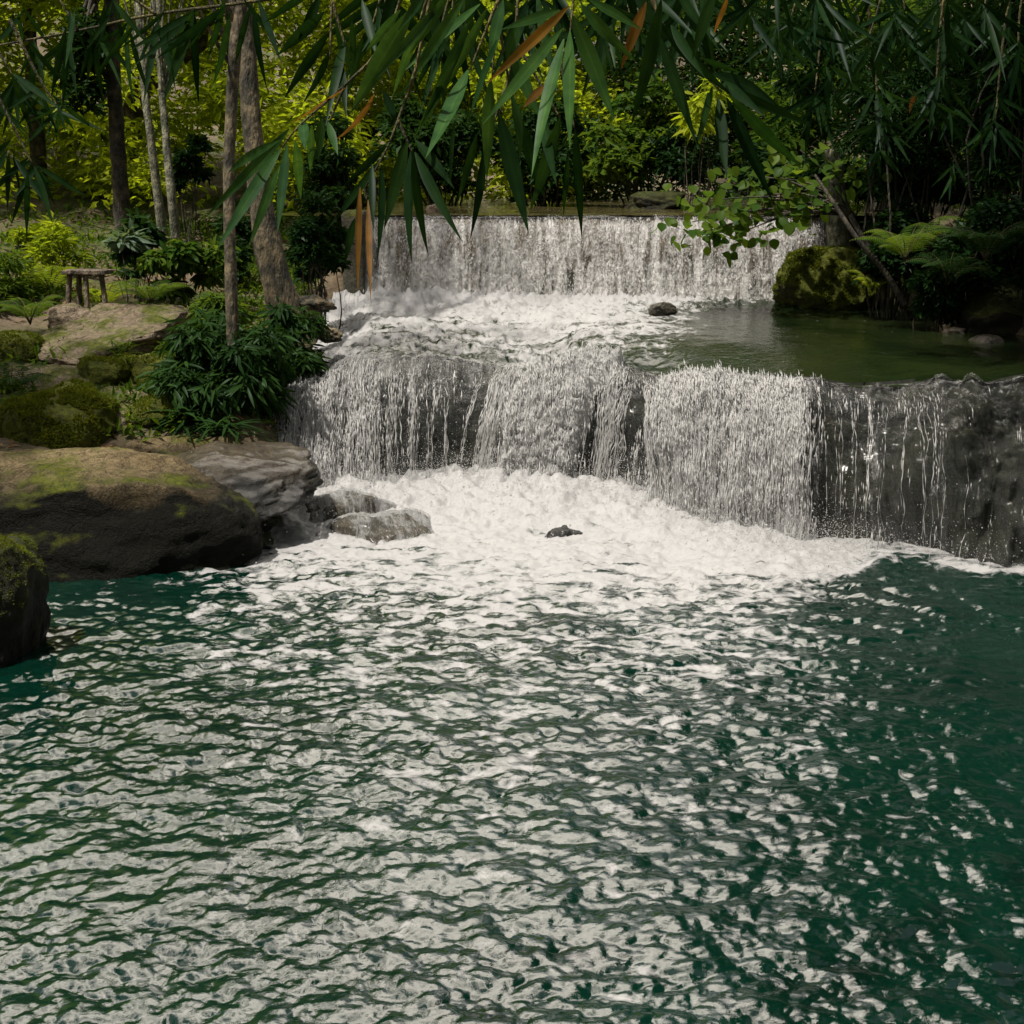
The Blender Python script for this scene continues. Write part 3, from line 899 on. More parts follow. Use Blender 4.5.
upf = tag(empty('waterfall', (0, 0, 0)), 'upper waterfall pouring as one even white sheet over the straight weir', 'waterfall')
nx, nz = 420, 110
wx = np.linspace(WX0, WX1, nx)
tt = np.linspace(0, 1, nz)
lipn = fbm(np.stack([wx * 1.5, 0 * wx, 0 * wx], 1), 4)
lipn2 = fbm(np.stack([wx * 7, 0 * wx, 0 * wx + 5], 1), 3)
vs = []
for t in tt:
    a = min(t / .12, 1)
    Y = WY + .12 - .20 * math.sin(a * math.pi / 2) - .36 * max(0, (t - .12) / .88) ** .7 - .05 * lipn * a - .03 * lipn2 * a
    Z = CREST + .035 * lipn * (1 - a * .5) - .06 * (1 - math.cos(a * math.pi / 2)) - 1.16 * max(0, (t - .12) / .88) ** 1.15
    vs.append(np.stack([wx, Y, Z + 0 * wx], 1))
vs = np.array(vs)
Tm = tt[:, None] * np.ones((1, nx))
q = vs.reshape(-1, 3)
rip = fbm(np.stack([q[:, 0] * 9, q[:, 2] * 1.3, 0 * q[:, 0]], 1), 4)
rip2 = fbm(np.stack([q[:, 0] * 26, q[:, 2] * 6, 0 * q[:, 0]], 1), 3, billow=True)
q[:, 1] -= (.045 * rip + .03 * rip2) * sstep(.06, .35, Tm.ravel())
wd = (.32 + .36 * sstep(.06, .22, Tm) + .12 * Tm + .40 * fbm(np.stack([q[:, 0] * 3, q[:, 2] * 1.2, 0 * q[:, 0] + 3], 1), 4).reshape(nz, nx) + .10 * lipn[None, :] + .08 * sstep(.4, -.4, lipn2)[None, :]) * np.ones((nz, nx))
wd = wd - .16 * sstep(.25, .55, fbm(np.stack([wx * 2.3, 0 * wx, 0 * wx + 11], 1), 3) + .3)[None, :] * sstep(.1, .4, Tm)
sheet = link('curtain', np_mesh('weir_sheet', q, [grid_faces(nz, nx)], {'dens': wd.ravel()}, np.stack([q[:, 0], -q[:, 2]], 1)), WEIR_FALL_M, upf)
n = 30000
ii, jj = rng.integers(12, nz, n), rng.integers(0, nx, n)
p = q.reshape(nz, nx, 3)[ii, jj]
keep = fbm(np.stack([p[:, 0] * 24, p[:, 2] * 1.6, 0 * ii], 1), 3) + .6 * fbm(np.stack([p[:, 0] * 30, p[:, 2] * 8, 1 + 0 * ii], 1), 2) > .02
p = p[keep]; n = len(p)
p = p + np.stack([rng.normal(0, .01, n), -rng.gamma(1.5, .014, n), rng.normal(0, .01, n)], 1)
rd = rng.gamma(3, .0010, n) + .0014
beads('droplets', p, np.array([0, -.1, -1.]) + rng.normal(0, .12, (n, 3)), rd, rd * rng.uniform(1.3, 4, n), DROP_M, sheet)['kind'] = 'stuff'

# the river above the weir
rx, ry = np.linspace(-3.2, 5.4, 120), np.linspace(WY - .02, 42, 160)
A, B = np.meshgrid(rx, ry)
q = np.stack([A.ravel(), B.ravel(), 0 * A.ravel()], 1)
q[:, 2] = CREST + .012 + .012 * fbm(q * np.array([3, 6, 1.]), 3) - .02 * sstep(WY + .4, WY, q[:, 1]) + .01 * (q[:, 1] - WY)
q = q[(q[:, 0] > -9)]
tag(link('river_water', np_mesh('river_water', q, [grid_faces(160, 120)], {'foam': np.zeros(len(q))}), RIVER_M), kind='structure')

# ------------------------------------------------------------------ rocks
_ico = {}


def ico(sub):
    if sub not in _ico:
        bm = bmesh.new()
        bmesh.ops.create_icosphere(bm, subdivisions=sub, radius=1)
        v = np.array([w.co[:] for w in bm.verts]); f = np.array([[w.index for w in p.verts] for p in bm.faces])
        bm.free()
        _ico[sub] = (v, f)
    return _ico[sub]


def rock_shape(c, r, seed, rotz=0, sub=5, cuts=9, boxy=.5, n1=.22, n2=.07, tilt=(0, 0), cutmin=.62):
    v, f = ico(sub)
    rg = np.random.default_rng(seed)
    k = (np.abs(v) ** 4).sum(1) ** .25
    v = v / (k[:, None] ** boxy)
    for _ in range(cuts):
        nn = rg.normal(size=3); nn[2] *= .7; nn /= np.linalg.norm(nn)
        d = rg.uniform(cutmin, .95)
        ex = np.maximum(v @ nn - d, 0)
        v = v - (ex * .88)[:, None] * nn
    v = v * (1 + n1 * fbm(v * 1.3 + seed * 3.7, 3) + n2 * fbm(v * 4 + seed, 4) + n2 * .35 * fbm(v * 12 + seed, 3))[:, None]
    v = v * np.array(r)
    tx, ty = tilt
    v[:, 2] += v[:, 0] * tx + v[:, 1] * ty
    c_, s_ = math.cos(rotz), math.sin(rotz)
    v = np.stack([v[:, 0] * c_ - v[:, 1] * s_, v[:, 0] * s_ + v[:, 1] * c_, v[:, 2]], 1)
    return v + np.array(c), f


def rock(name, c, r, seed, mat, label, cat='rock', group=None, moss=None, **kw):
    v, f = rock_shape((0, 0, 0), r, seed, **kw)
    o = link(name, np_mesh(name, v, [f]), mat)
    o.location = tuple(c)
    tag(o, label, cat, group)
    if moss:
        n, L, zmin = moss
        add_moss(o, v, f, n, L, zmin, seed)
    return o


def add_moss(o, v, f, n, L, zmin, seed, matn='moss', thr=.0):
    rg = np.random.default_rng(seed + 50)
    tri = v[f]
    nr = np.cross(tri[:, 1] - tri[:, 0], tri[:, 2] - tri[:, 0])
    ar = np.linalg.norm(nr, axis=1)
    nr = nr / ar[:, None]
    cen = tri.mean(1)
    w = ar * np.clip(nr[:, 2] - zmin + .4 * fbm(cen * 2.5 + seed, 3), 0, 1) * (fbm(cen * 4 + seed, 3) > thr - .15)
    i = rg.choice(len(f), n, p=w / w.sum())
    a = rg.dirichlet((1, 1, 1), n)
    b = (tri[i] * a[:, :, None]).sum(1)
    lv = Leaves()
    d = nr[i] + rg.normal(0, .55, (n, 3))
    lv.add(b - nr[i] * .006, d, rg.normal(size=(n, 3)), L * rg.uniform(.5, 1.5, n), L * .45, np.clip(.5 + .5 * fbm(b * 5, 3) + rg.normal(0, .18, n), 0, 1))
    return link('moss', lv.mesh('moss', bend=.2), LM[matn], o)


# the long boulder in front of the bank, and its wet end
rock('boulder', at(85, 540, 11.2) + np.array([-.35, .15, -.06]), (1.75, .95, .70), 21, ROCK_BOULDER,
     'long low boulder with dry tan top and wet, shade-dark face at the pool edge', 'boulder', sub=6, cuts=10, boxy=.5, rotz=-.06, n1=.16, n2=.06, tilt=(.0, .12), cutmin=.70)
rock('boulder', at(212, 486, 11.7) + np.array([0, .3, -.02]), (.78, .85, .26), 35, ROCK_SHEEN,
     'wet shiny slab-like boulder jutting out beside the falls', 'boulder', sub=6, cuts=10, boxy=.4, rotz=-.45, n1=.2, n2=.09, tilt=(-.15, .12), cutmin=.6)
rock('boulder', at(190, 537, 11.7) + np.array([0, .3, -.1]), (.72, .75, .44), 36, ROCK_MOSS_DARK,
     'black boulder in the shade under the wet shiny slab', 'boulder', sub=6, cuts=10, boxy=.4, rotz=-.2, n1=.2, n2=.10, cutmin=.62)
rock('rock', at(272, 474, 12.3) + np.array([0, .1, -.06]), (.26, .4, .24), 77, ROCK_WET,
     'small black wet rock wedged between the shiny slab and the falls', sub=5, cuts=9, rotz=.5, tilt=(-.3, 0))
rock('rock', at(4, 628, 8.75) + np.array([-.13, .2, -.04]), (.38, .5, .60), 12, ROCK_MOSS_DARK,
     'dark mossy rock standing upright in the pool, cut by the picture edge', sub=6, cuts=10, rotz=.3, moss=(4500, .02, .2))
STRAPS = []
# stone slabs of the bank
rock('stone_slab', at(118, 338, 15.3) + np.array([0, .2, -.12]), (.95, 1.0, .36), 41, ROCK_TAN,
     'broad pale stone slab on the bank just below the wooden stool', 'stone slab', sub=6, cuts=12, boxy=.5, tilt=(-.05, .14), n1=.26, n2=.12, cutmin=.5)
rock('stone_slab', at(62, 383, 13.9) + np.array([0, .3, -.14]), (.9, .7, .34), 42, ROCK_TAN,
     'lower tan stone slab between the pale slab and the mossy mound', 'stone slab', sub=6, cuts=12, boxy=.5, tilt=(-.04, .14), n1=.26, n2=.12, cutmin=.5)
rock('stone_slab', at(125, 405, 13.2) + np.array([0, .3, -.2]), (.55, .7, .30), 47, ROCK_TAN,
     'small tan stone slab squeezed between moss and the lance-leaved bush', 'stone slab', sub=5, cuts=9, boxy=.5, tilt=(0, .2), n2=.1)
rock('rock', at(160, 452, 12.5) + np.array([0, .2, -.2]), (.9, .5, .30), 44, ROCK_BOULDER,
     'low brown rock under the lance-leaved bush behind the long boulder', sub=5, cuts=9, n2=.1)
rock('mossy_mound', at(52, 440, 12.6) + np.array([0, .25, -.12]), (.58, .6, .56), 45, ROCK_MOSS,
     'rounded mossy mound with yellow green top behind the long boulder', 'mossy rock', sub=6, cuts=6, boxy=.3, n1=.2, moss=(16000, .035, .1))
rock('rock', at(18, 352, 14.9) + np.array([-.1, .1, -.1]), (.35, .4, .3), 46, ROCK_MOSS,
     'small mossy rock at the edge of the pale stone slab', sub=5, cuts=7, moss=(3000, .03, .1))
rock('rock', at(70, 322, 16.0) + np.array([0, .1, -.08]), (.3, .35, .26), 48, ROCK_TAN, 'small grey rock beneath the stool beside the pale slab', sub=5, cuts=9)
for i, (px, py, Y, r, lb) in enumerate([
        (168, 372, 14.1, .30, 'mossy rock half buried beside the lance-leaved bush'),
        (100, 372, 14.0, .24, 'small mossy rock in the gap between the two stone slabs'),
        (150, 412, 13.0, .24, 'mossy rock directly above the low brown rock'),
        (30, 415, 13.0, .20, 'small tan rock leaning on the rounded mossy mound')]):
    rock('rock', at(px, py, Y) + np.array([0, .1, -.05]), (r * 1.3, r, r * .8), 160 + i, ROCK_MOSS if i < 3 else ROCK_TAN, lb, sub=5, cuts=9, moss=(1800, .028, .2) if i < 3 else None)
for i, (px, py, Y, lb) in enumerate([
        (118, 350, 14.6, 'grass tuft in the crack across the pale slab'),
        (170, 350, 14.8, 'grass tuft at the edge of the pale slab beside the bush'),
        (85, 398, 13.6, 'grass tuft between the lower slab and the mossy mound'),
        (190, 398, 13.3, 'grass tuft under the lance-leaved bush')]):
    STRAPS.append((px, py, Y, lb))
# rocks in the foam
WASHED = [rock('rock', at(378, 540, 12.0) + np.array([0, .25, -.25]), (.58, .5, .42), 51, ROCK_STREAM,
              'brown rock half drowned in foam below the rounded dome', sub=6, cuts=7, n2=.08, boxy=.25),
          rock('rock', at(338, 524, 12.5) + np.array([0, .2, -.22]), (.66, .48, .42), 52, ROCK_STREAM,
               'flat rock with white water sliding over it next to the shiny slab', sub=6, cuts=7, n2=.08, boxy=.25)]
for o in WASHED:                                   # the sheet of water running over each of them
    me = o.data
    v = np.empty(len(me.vertices) * 3); me.vertices.foreach_get('co', v); v = v.reshape(-1, 3) * 1.035 + np.array([0, -.006, .008])
    f = np.array([p.vertices[:] for p in me.polygons])
    dn = .74 + .5 * fbm(v * np.array([4, 4, 2.]) + 3, 3) - .10 * sstep(.1, -.3, v[:, 1])
    link('water_film', np_mesh('water_film', v, [f], {'dens': dn}, np.stack([v[:, 0] + .3 * v[:, 1], v[:, 1] * -.7 - v[:, 2]], 1)), FALL_M, o)
rock('rock', at(562, 548, 11.9) + np.array([0, .1, -.06]), (.22, .22, .22), 53, ROCK_WET,
     'small dark rock poking from foam below the white chute', sub=5, cuts=8, n2=.14)
rock('rock', at(664, 306, 17.4) + np.array([0, .1, -.06]), (.17, .2, .10), 54, ROCK_STREAM,
     'small wet rock sticking out of the stream below the weir', sub=5, n2=.12, cuts=8)
# right bank
rock('mossy_boulder', at(832, 283, 18.2) + np.array([0, .3, -.04]), (.68, .55, .48), 61, ROCK_MOSS_UP,
     'yellow green mossy boulder at the end of the weir beside the calm water', 'mossy rock', sub=6, cuts=7, boxy=.4, n1=.2, moss=(16000, .035, -.1))
rock('rock', at(1010, 318, 15.2) + np.array([.1, .3, .0]), (.5, .5, .34), 62, ROCK_MOSS_DARK,
     'brown rock in the shade on the bank above the calm water', sub=5, cuts=9, tilt=(.1, .2))
for i, (px, py, Y, r, lb) in enumerate([
        (955, 335, 15.4, .14, 'fist sized brown rock at the shaded waterline nearest the ferns'),
        (985, 345, 14.6, .18, 'wet brown rock at the shaded waterline below the brown bank rock'),
        (905, 316, 17.2, .13, 'small dark rock at the waterline beside the mossy boulder')]):
    rock('rock', at(px, py, Y), (r, r * .9, r * .6), 63 + i, ROCK_WET, lb, sub=4, cuts=8)

# ------------------------------------------------------------------ stool
st = at(90, 311, 16.3)
stz = gz(st[0], st[1])
stool = tag(empty('stool', (st[0], st[1], st[2])), 'rough wooden stool with slab seat standing on the bank', 'stool')
v, f = box_rough(0, 0, .42, .47, .52, .34, 4, .012, 10)
link('seat', np_mesh('seat', v, f), WOOD, stool)
for i, (a, b) in enumerate([(-.19, -.11), (.0, -.12), (.19, -.10), (-.15, .12), (.16, .12)][:4] if False else [(-.19, -.10), (.01, -.12), (.19, -.08), (-.14, .12)]):
    v, f = tube(spline([(a * 1.12, b * 1.15, -.12), (a * 1.05, b * 1.05, .2), (a * .92, b * .9, .43)], 8), [.026, .028, .030, .031, .031, .032, .032, .033], 10, .12, i)
    link('leg', np_mesh('leg', v, f), WOOD, stool)

# ------------------------------------------------------------------ plants


def clump_leaves(lv, rg, centers, rads, n, L, ar, droop=.35, tint=(.5, .22), up=.5, shell=.6):
    """n leaves spread over clumps; outward facing, drooping"""
    centers = np.asarray(centers, float); rads = np.asarray(rads, float)
    k = len(centers)
    w = (rads ** 2).mean(1) if rads.ndim == 2 else rads ** 2
    i = rg.choice(k, n, p=w / w.sum())
    o = unit(rg.normal(size=(n, 3)))
    o[:, 2] = np.where(o[:, 2] < -.25, -o[:, 2] * .6, o[:, 2])
    rr = (shell + (1 - shell) * rg.random(n)) * np.where(rg.random(n) < .3, rg.random(n), 1)
    R_ = rads[i] if rads.ndim == 2 else rads[i][:, None]
    b = centers[i] + o * R_ * rr[:, None]
    az = rg.normal(size=(n, 3)); az[:, 2] *= .4
    d = unit(o * .7 + az * .8 + np.array([0, 0, -droop]))
    nr = unit(np.array([0, 0, up]) + o * .5 + rg.normal(0, .45, (n, 3)))
    ct = rg.normal(0, tint[1] * .7, k)
    lv.add(b, d, nr, L * rg.uniform(.6, 1.35, n), L * ar * rg.uniform(.8, 1.2, n), np.clip(tint[0] + ct[i] + rg.normal(0, tint[1], n), 0, 1))


def blob(rg, c, r, k, fill=.85):
    """k clump centres inside an ellipsoid"""
    o = unit(rg.normal(size=(k, 3))) * (rg.random(k) ** .45)[:, None] * fill
    return np.asarray(c) + o * np.asarray(r)


SEEDS = iter(range(1000, 3000))


def stems(rg, base, centers, r0, spread=.1):
    parts = []
    for c in centers:
        b = base + np.array([rg.normal(0, spread), rg.normal(0, spread), 0])
        mid = (b + c) / 2 + rg.normal(0, .08, 3) * np.linalg.norm(c - b) + np.array([0, 0, .06]) * np.linalg.norm(c - b)
        parts.append(tube(spline([b, mid, c], 7), np.linspace(r0, r0 * .3, 7), 6))
    return merge(parts)


def shrub(name, px0, px1, py0, py1, Y, n, L, ar, pal, label, cat='shrub', depth=None, clumps=None, group=None, bark=None, droop=.35, tint=(.5, .2), stem=True, blade=False):
    rg = np.random.default_rng(next(SEEDS))
    c = at((px0 + px1) / 2, (py0 + py1) / 2, Y)
    sc = (Y * CP + (EYE - c[2]) * SP) / FPX
    r = np.array([(px1 - px0) / 2 * sc, depth or (px1 - px0) / 2 * sc * .8, (py1 - py0) / 2 * sc / CP])
    base = np.array([c[0], c[1], min(gz(c[0], c[1]), c[2] - r[2] * .5)])
    root = tag(empty(name, tuple(base)), label, cat, group)
    k = clumps or max(6, int(n / 160))
    cs = blob(rg, c, r, k)
    cr = np.full(k, min(r.min(), r.mean()) * .42) * rg.uniform(.7, 1.3, k)
    lv = Leaves()
    clump_leaves(lv, rg, cs - base, cr, n, L, ar, droop, tint)
    link('foliage', lv.mesh('foliage', blade=blade), LM[pal], root)
    if stem:
        v, f = stems(rg, np.zeros(3) - np.array([0, 0, .1]), (cs - base)[:min(k, 14)], max(.008, r.mean() * .022))
        link('stem', np_mesh('stem', v, f), bark or BARK_DARK, root)
    return root


def fern(name, base, n_fr, length, label, pal='mid', group=None, seed=0, rise=1.05, az0=0, azr=2 * math.pi, cat='fern', tint=(.5, .18)):
    rg = np.random.default_rng(seed + 400)
    root = tag(empty(name, tuple(base)), label, cat, group)
    lv = Leaves(); st_ = []
    for i in range(n_fr):
        az = az0 + azr * (i + rg.uniform(-.3, .3)) / n_fr
        Lf = length * rg.uniform(.75, 1.15)
        rs = rise * rg.uniform(.7, 1.2)
        t = np.linspace(0, 1, 12)
        hor = Lf * (t * .55 + .45 * t ** 1.6) * .85
        ver = Lf * (rs * t * (1.35 - t * .95))
        pts = np.stack([np.cos(az) * hor, np.sin(az) * hor, ver], 1)
        st_.append(tube(pts, np.linspace(.007, .002, 12), 5))
        m = 26
        tt_ = np.linspace(.14, .99, m)
        pp = np.stack([np.interp(tt_, t, pts[:, q_]) for q_ in range(3)], 1)
        tg = unit(np.gradient(pp, axis=0))
        sd = unit(np.cross(tg, np.array([0, 0, 1.])))
        nn = np.cross(sd, tg)
        tn = rg.normal(tint[0], tint[1])
        for sgn in (-1, 1):
            ll = Lf * .26 * np.sin(np.clip(tt_ * 1.02, 0, 1) ** .7 * math.pi * .98 + .02) + .01
            lv.add(pp, sd * sgn + tg * .45 + np.array([0, 0, -.15]), nn, ll, .026 * length * .7, np.clip(tn + rg.normal(0, .08, m), 0, 1))
    link('fronds', lv.mesh('fronds', blade=True, bend=.2), LM[pal], root)
    v, f = merge(st_)
    link('stalks', np_mesh('stalks', v, f), TWIG, root)
    return root


def strap_plant(name, base, n, L, w, pal, label, seed, cat='plant', group=None, up=.9, spread=1.0, tint=(.5, .2)):
    """tuft of long arching lance leaves"""
    rg = np.random.default_rng(seed + 800)
    root = tag(empty(name, tuple(base)), label, cat, group)
    lv = Leaves()
    az = rg.uniform(0, 2 * math.pi, n)
    el = rg.uniform(.1, 1.2, n)
    d = np.stack([np.cos(az) * spread, np.sin(az) * spread, up * el], 1)
    b = np.stack([rg.normal(0, .06, n), rg.normal(0, .06, n), rg.uniform(-.05, .1, n)], 1)
    lv.add(b, d, np.stack([0 * az, 0 * az, 1 + 0 * az], 1) + rg.normal(0, .2, (n, 3)), L * rg.uniform(.6, 1.2, n), w, np.clip(rg.normal(*tint, n), 0, 1))
    link('foliage', lv.mesh('foliage', blade=True, bend=.45, shape=[.5, .9, 1, .8, .5, 0]), LM[pal], root)
    return root


def tree(name, pts, radii, crowns, label, bark, pal, n, L, ar=.45, cat='tree', branches=(), roots=(), seed=0, tint=(.5, .2), group=None, k=30, droop=.4):
    """trunk through pts (world), crowns: list of (centre, radii)"""
    rg = np.random.default_rng(seed + 90)
    pts = np.asarray(pts, float)
    base = pts[0].copy()
    root = tag(empty(name, tuple(base)), label, cat, group)
    sp_ = spline(pts, 36)
    rad = np.interp(np.linspace(0, 1, 36), np.linspace(0, 1, len(radii)), radii)
    v, f = tube(sp_ - base, rad, 18, .22, seed)
    link('trunk', np_mesh('trunk', v, f), bark, root)
    parts = []
    if crowns:
        lv = Leaves()
        for c, r in crowns:
            cs = blob(rg, c, r, k, .95)
            cr = np.full(k, np.mean(r) * .30) * rg.uniform(.6, 1.3, k)
            clump_leaves(lv, rg, cs - base, cr, n, L, ar, droop, tint)
            for c_ in cs[:12]:
                s0 = sp_[rg.integers(20, 35)]
                mid = (s0 + c_) / 2 + np.array([0, 0, .08]) * np.linalg.norm(c_ - s0)
                parts.append(tube(spline([s0, mid, c_], 8) - base, np.linspace(rad[-1] * .6, rad[-1] * .12, 8), 6))
        link('crown', lv.mesh('crown'), LM[pal], root)
    for b in branches:
        b = np.asarray(b, float)
        parts.append(tube(spline(b, 12) - base, np.linspace(rad.mean() * .45, rad.mean() * .1, 12), 8, .15))
    if parts:
        v, f = merge(parts)
        link('branches', np_mesh('branches', v, f), bark, root)
    for b in roots:
        b = np.asarray(b, float)
        v, f = tube(spline(b, 14) - base, np.linspace(rad[0] * .34, rad[0] * .06, 14), 10, .6, 3)
        link('root', np_mesh('root', v, f), bark, root)
    return root


# ---- trees of the bank beside the falls
tree('tree', [at(290, 322, 15.6), at(277, 285, 15.6), at(264, 225, 15.7), at(256, 165, 15.8), at(250, 100, 15.9), at(246, 40, 16.0), at(240, -60, 16.2), at(232, -190, 16.4)],
     [.22, .175, .14, .12, .105, .095, .09, .08], [((-4.2, 17.5, 9.2), (2.2, 2.2, 1.5))], 'thick grey brown tree trunk leaning at the edge of the falls',
     BARK, 'mid', 1100, .17, seed=1,
     roots=[[at(288, 318, 15.6), at(298, 322, 15.45), at(306, 332, 15.3), at(310, 350, 15.2)],
            [at(284, 318, 15.3), at(270, 336, 15.0), at(262, 355, 14.8)]])
rock('driftwood', at(317, 302, 15.6) + np.array([0, 0, -.02]), (.20, .14, .085), 91, BARK, 'upper knotted grey driftwood stub at the water beside the thick trunk', 'driftwood', sub=5, cuts=8, n1=.35, n2=.16, rotz=.3, tilt=(-.15, 0))
rock('driftwood', at(325, 332, 15.0) + np.array([0, 0, -.02]), (.20, .15, .085), 92, BARK, 'lower knotted grey driftwood stub at the water beside the small dark bush', 'driftwood', sub=5, cuts=8, n1=.35, n2=.16, rotz=-.3, tilt=(-.12, 0))
tree('tree', [at(234, 420, 13.4), at(233, 340, 13.5), at(230, 250, 13.6), at(229, 170, 13.7), at(232, 100, 13.8), at(236, 40, 13.8), at(246, -30, 13.9), at(250, -160, 14)],
     [.07, .062, .056, .054, .056, .06, .056, .05], [((-3.2, 14.2, 7.4), (1.7, 1.6, 1.1))], 'slender speckled tree trunk rising straight from the lance-leaved bush',
     BARK, 'mid', 800, .15, seed=2,
     branches=[[at(229, 62, 13.8), at(218, 45, 13.7), at(207, 25, 13.6), at(190, -10, 13.5)], [at(233, 60, 13.8), at(243, 30, 13.9), at(256, -10, 14.0)]])
tree('sapling', [at(163, 236, 19.5), at(157, 190, 19.5), at(151, 140, 19.5), at(145, 95, 19.6), at(140, 30, 19.8), at(136, -60, 20)],
     [.07, .06, .055, .05, .045, .03], [((-5.3, 20.5, 6.9), (1.3, 1.2, .9))], 'thin pale sapling leaning slightly, beside its straighter twin', BARK_PALE, 'lime', 1500, .15, seed=3)
tree('sapling', [at(176, 240, 19.2), at(171, 190, 19.2), at(166, 140, 19.3), at(160, 60, 19.5), at(158, -60, 19.7)],
     [.06, .06, .05, .045, .03], [((-4.6, 20.3, 6.6), (1.2, 1.2, .9))], 'thin pale sapling nearer the slender trunk, forked pair partner', BARK_PALE, 'lime', 1500, .15, seed=4)
tree('tree', [at(124, 240, 21.5), at(120, 180, 21.5), at(116, 120, 21.6), at(112, 40, 21.8), at(108, -60, 22)],
     [.13, .12, .11, .10, .08], [((-6.2, 21.3, 4.6), (.38, .38, .85)), ((-6.1, 23, 9), (2, 2, 1.4))], 'dark ivy-clad trunk among the sunny yellow green leaves', BARK_DARK, 'dark', 1700, .14, seed=5)
tree('tree', [at(40, 200, 27), at(36, 120, 27), at(30, 40, 27.3), at(24, -60, 28)],
     [.16, .14, .12, .1], [((-8.9, 27.5, 9.5), (2.6, 2.3, 1.8))], 'dim upright trunk far behind the clearing', BARK, 'lime', 2600, .2, seed=6)

# ---- left bank undergrowth
shrub('bush', 142, 300, 310, 445, 13.6, 6400, .19, .17, 'dark', 'dark lance-leaved bush hanging over the bank beside the slender trunk', 'bush', depth=.55, droop=.75, tint=(.6, .25), blade=True)
shrub('bush', 250, 322, 305, 400, 14.6, 3000, .15, .2, 'dark', 'small dark bush at the foot of the thick trunk beside the falls', 'bush', depth=.35, droop=.7, tint=(.6, .25), blade=True)
shrub('bush', 185, 262, 292, 345, 14.6, 1700, .15, .25, 'mid', 'brighter leafy bush between the slender trunk and the thick trunk', 'bush', depth=.5, droop=.5, blade=True)
shrub('shrub', 150, 225, 232, 305, 16.8, 1100, .15, .42, 'mid', 'shrub with large leaves and a few yellow ones behind the pale slab', depth=.5, droop=.4, tint=(.5, .3), blade=True)
shrub('shrub', 112, 168, 218, 305, 17.6, 1300, .13, .4, 'dark', 'dark shrub behind the stool', depth=.6, blade=True)
shrub('shrub', 112, 150, 222, 250, 17.0, 240, .20, .26, 'grey', 'pale grey-leaved plant in front of the dark shrub', 'plant', depth=.3, blade=True, clumps=4)
shrub('shrub', 168, 205, 125, 215, 20.6, 900, .16, .38, 'deep', 'narrow dark shrub behind the two pale saplings', depth=.5)
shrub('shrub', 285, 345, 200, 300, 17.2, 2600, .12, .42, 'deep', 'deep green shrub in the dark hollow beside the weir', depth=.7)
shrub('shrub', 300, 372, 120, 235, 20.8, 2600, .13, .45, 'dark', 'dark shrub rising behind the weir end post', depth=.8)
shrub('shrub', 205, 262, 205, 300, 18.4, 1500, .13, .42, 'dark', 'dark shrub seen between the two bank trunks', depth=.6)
shrub('shrub', 0, 70, 215, 262, 21, 1200, .15, .3, 'lime', 'low yellow green shrub at the edge of the sandy clearing', depth=1.0)
shrub('shrub', -40, 60, 246, 345, 17.0, 2000, .16, .22, 'mid', 'leafy green shrub beside the stool at the picture edge', depth=.8, droop=.6, tint=(.65, .2))
shrub('shrub', 20, 110, 225, 300, 18.6, 1300, .13, .3, 'lime', 'sunlit yellow green shrub behind the stool', depth=.7)
for i, (px, py, Y, pal, lb) in enumerate([
        (30, 320, 15.6, 'mid', 'fern in front of the leafy green shrub at the picture edge'),
        (50, 290, 17.2, 'lime', 'sunlit fern close behind the stool'),
        (150, 300, 16.2, 'mid', 'fern at the top edge of the pale slab'),
        (10, 395, 13.6, 'dark', 'dark fern beside the rounded mossy mound'),
        (105, 305, 17.4, 'lime', 'small bright fern behind the stool legs')]):
    b = at(px, py, Y)
    fern('fern', (b[0], b[1], b[2] - .05), 11, .55, lb, pal, seed=i)
b = at(128, 362, 14.3)
strap_plant('moss_tuft', (b[0], b[1], b[2] - .03), 240, .16, .014, 'moss', 'mossy grass tuft growing on the pale slab', 5, 'grass tuft', up=.5)
for i, (px, py, Y, lb) in enumerate(STRAPS):
    b = at(px, py, Y)
    strap_plant('grass_tuft', (b[0], b[1], b[2] - .03), 70, .2, .012, 'mid', lb, 60 + i, 'grass tuft', up=.9)
b = at(185, 420, 13.0)
strap_plant('fern_tuft', (b[0], b[1], b[2]), 60, .42, .035, 'dark', 'strap-leaved tuft drooping below the lance-leaved bush', 6, 'plant', up=.6)
b = at(222, 432, 12.9)
strap_plant('fern_tuft', (b[0], b[1], b[2]), 60, .42, .03, 'dark', 'strap-leaved tuft at the base of the slender trunk', 7, 'plant', up=.5)

# ---- behind the weir
shrub('shrub', 585, 690, 90, 205, 23.5, 3600, .17, .55, 'mid', 'broad-leaved shrub on the bank above the weir', depth=1.2, tint=(.45, .22))
shrub('shrub', 380, 500, 95, 215, 24.5, 3200, .17, .5, 'dark', 'dark broad-leaved shrub above the weir behind hanging bamboo', depth=1.2)
shrub('shrub', 490, 600, 110, 212, 24, 3000, .16, .5, 'dark', 'dark shrub over the middle of the weir crest', depth=1.2)
shrub('shrub', 640, 720, 130, 205, 22.6, 1500, .14, .5, 'deep', 'deep green shrub in the hollow at the weir', depth=.8)
shrub('shrub', 672, 735, 70, 150, 21.6, 420, .22, .28, 'lime', 'shrub with drooping yellow green leaves near the end of the weir', depth=.5, blade=True, clumps=9, droop=.7, tint=(.7, .2))
rock('rock', at(660, 206, 22.3), (.5, .5, .22), 66, ROCK_MOSS_DARK, 'grey rock on the far bank above the weir crest', sub=5)
rock('rock', at(434, 213, 20.6), (.14, .15, .12), 67, ROCK_TAN, 'small pale rock on the weir crest', sub=4)

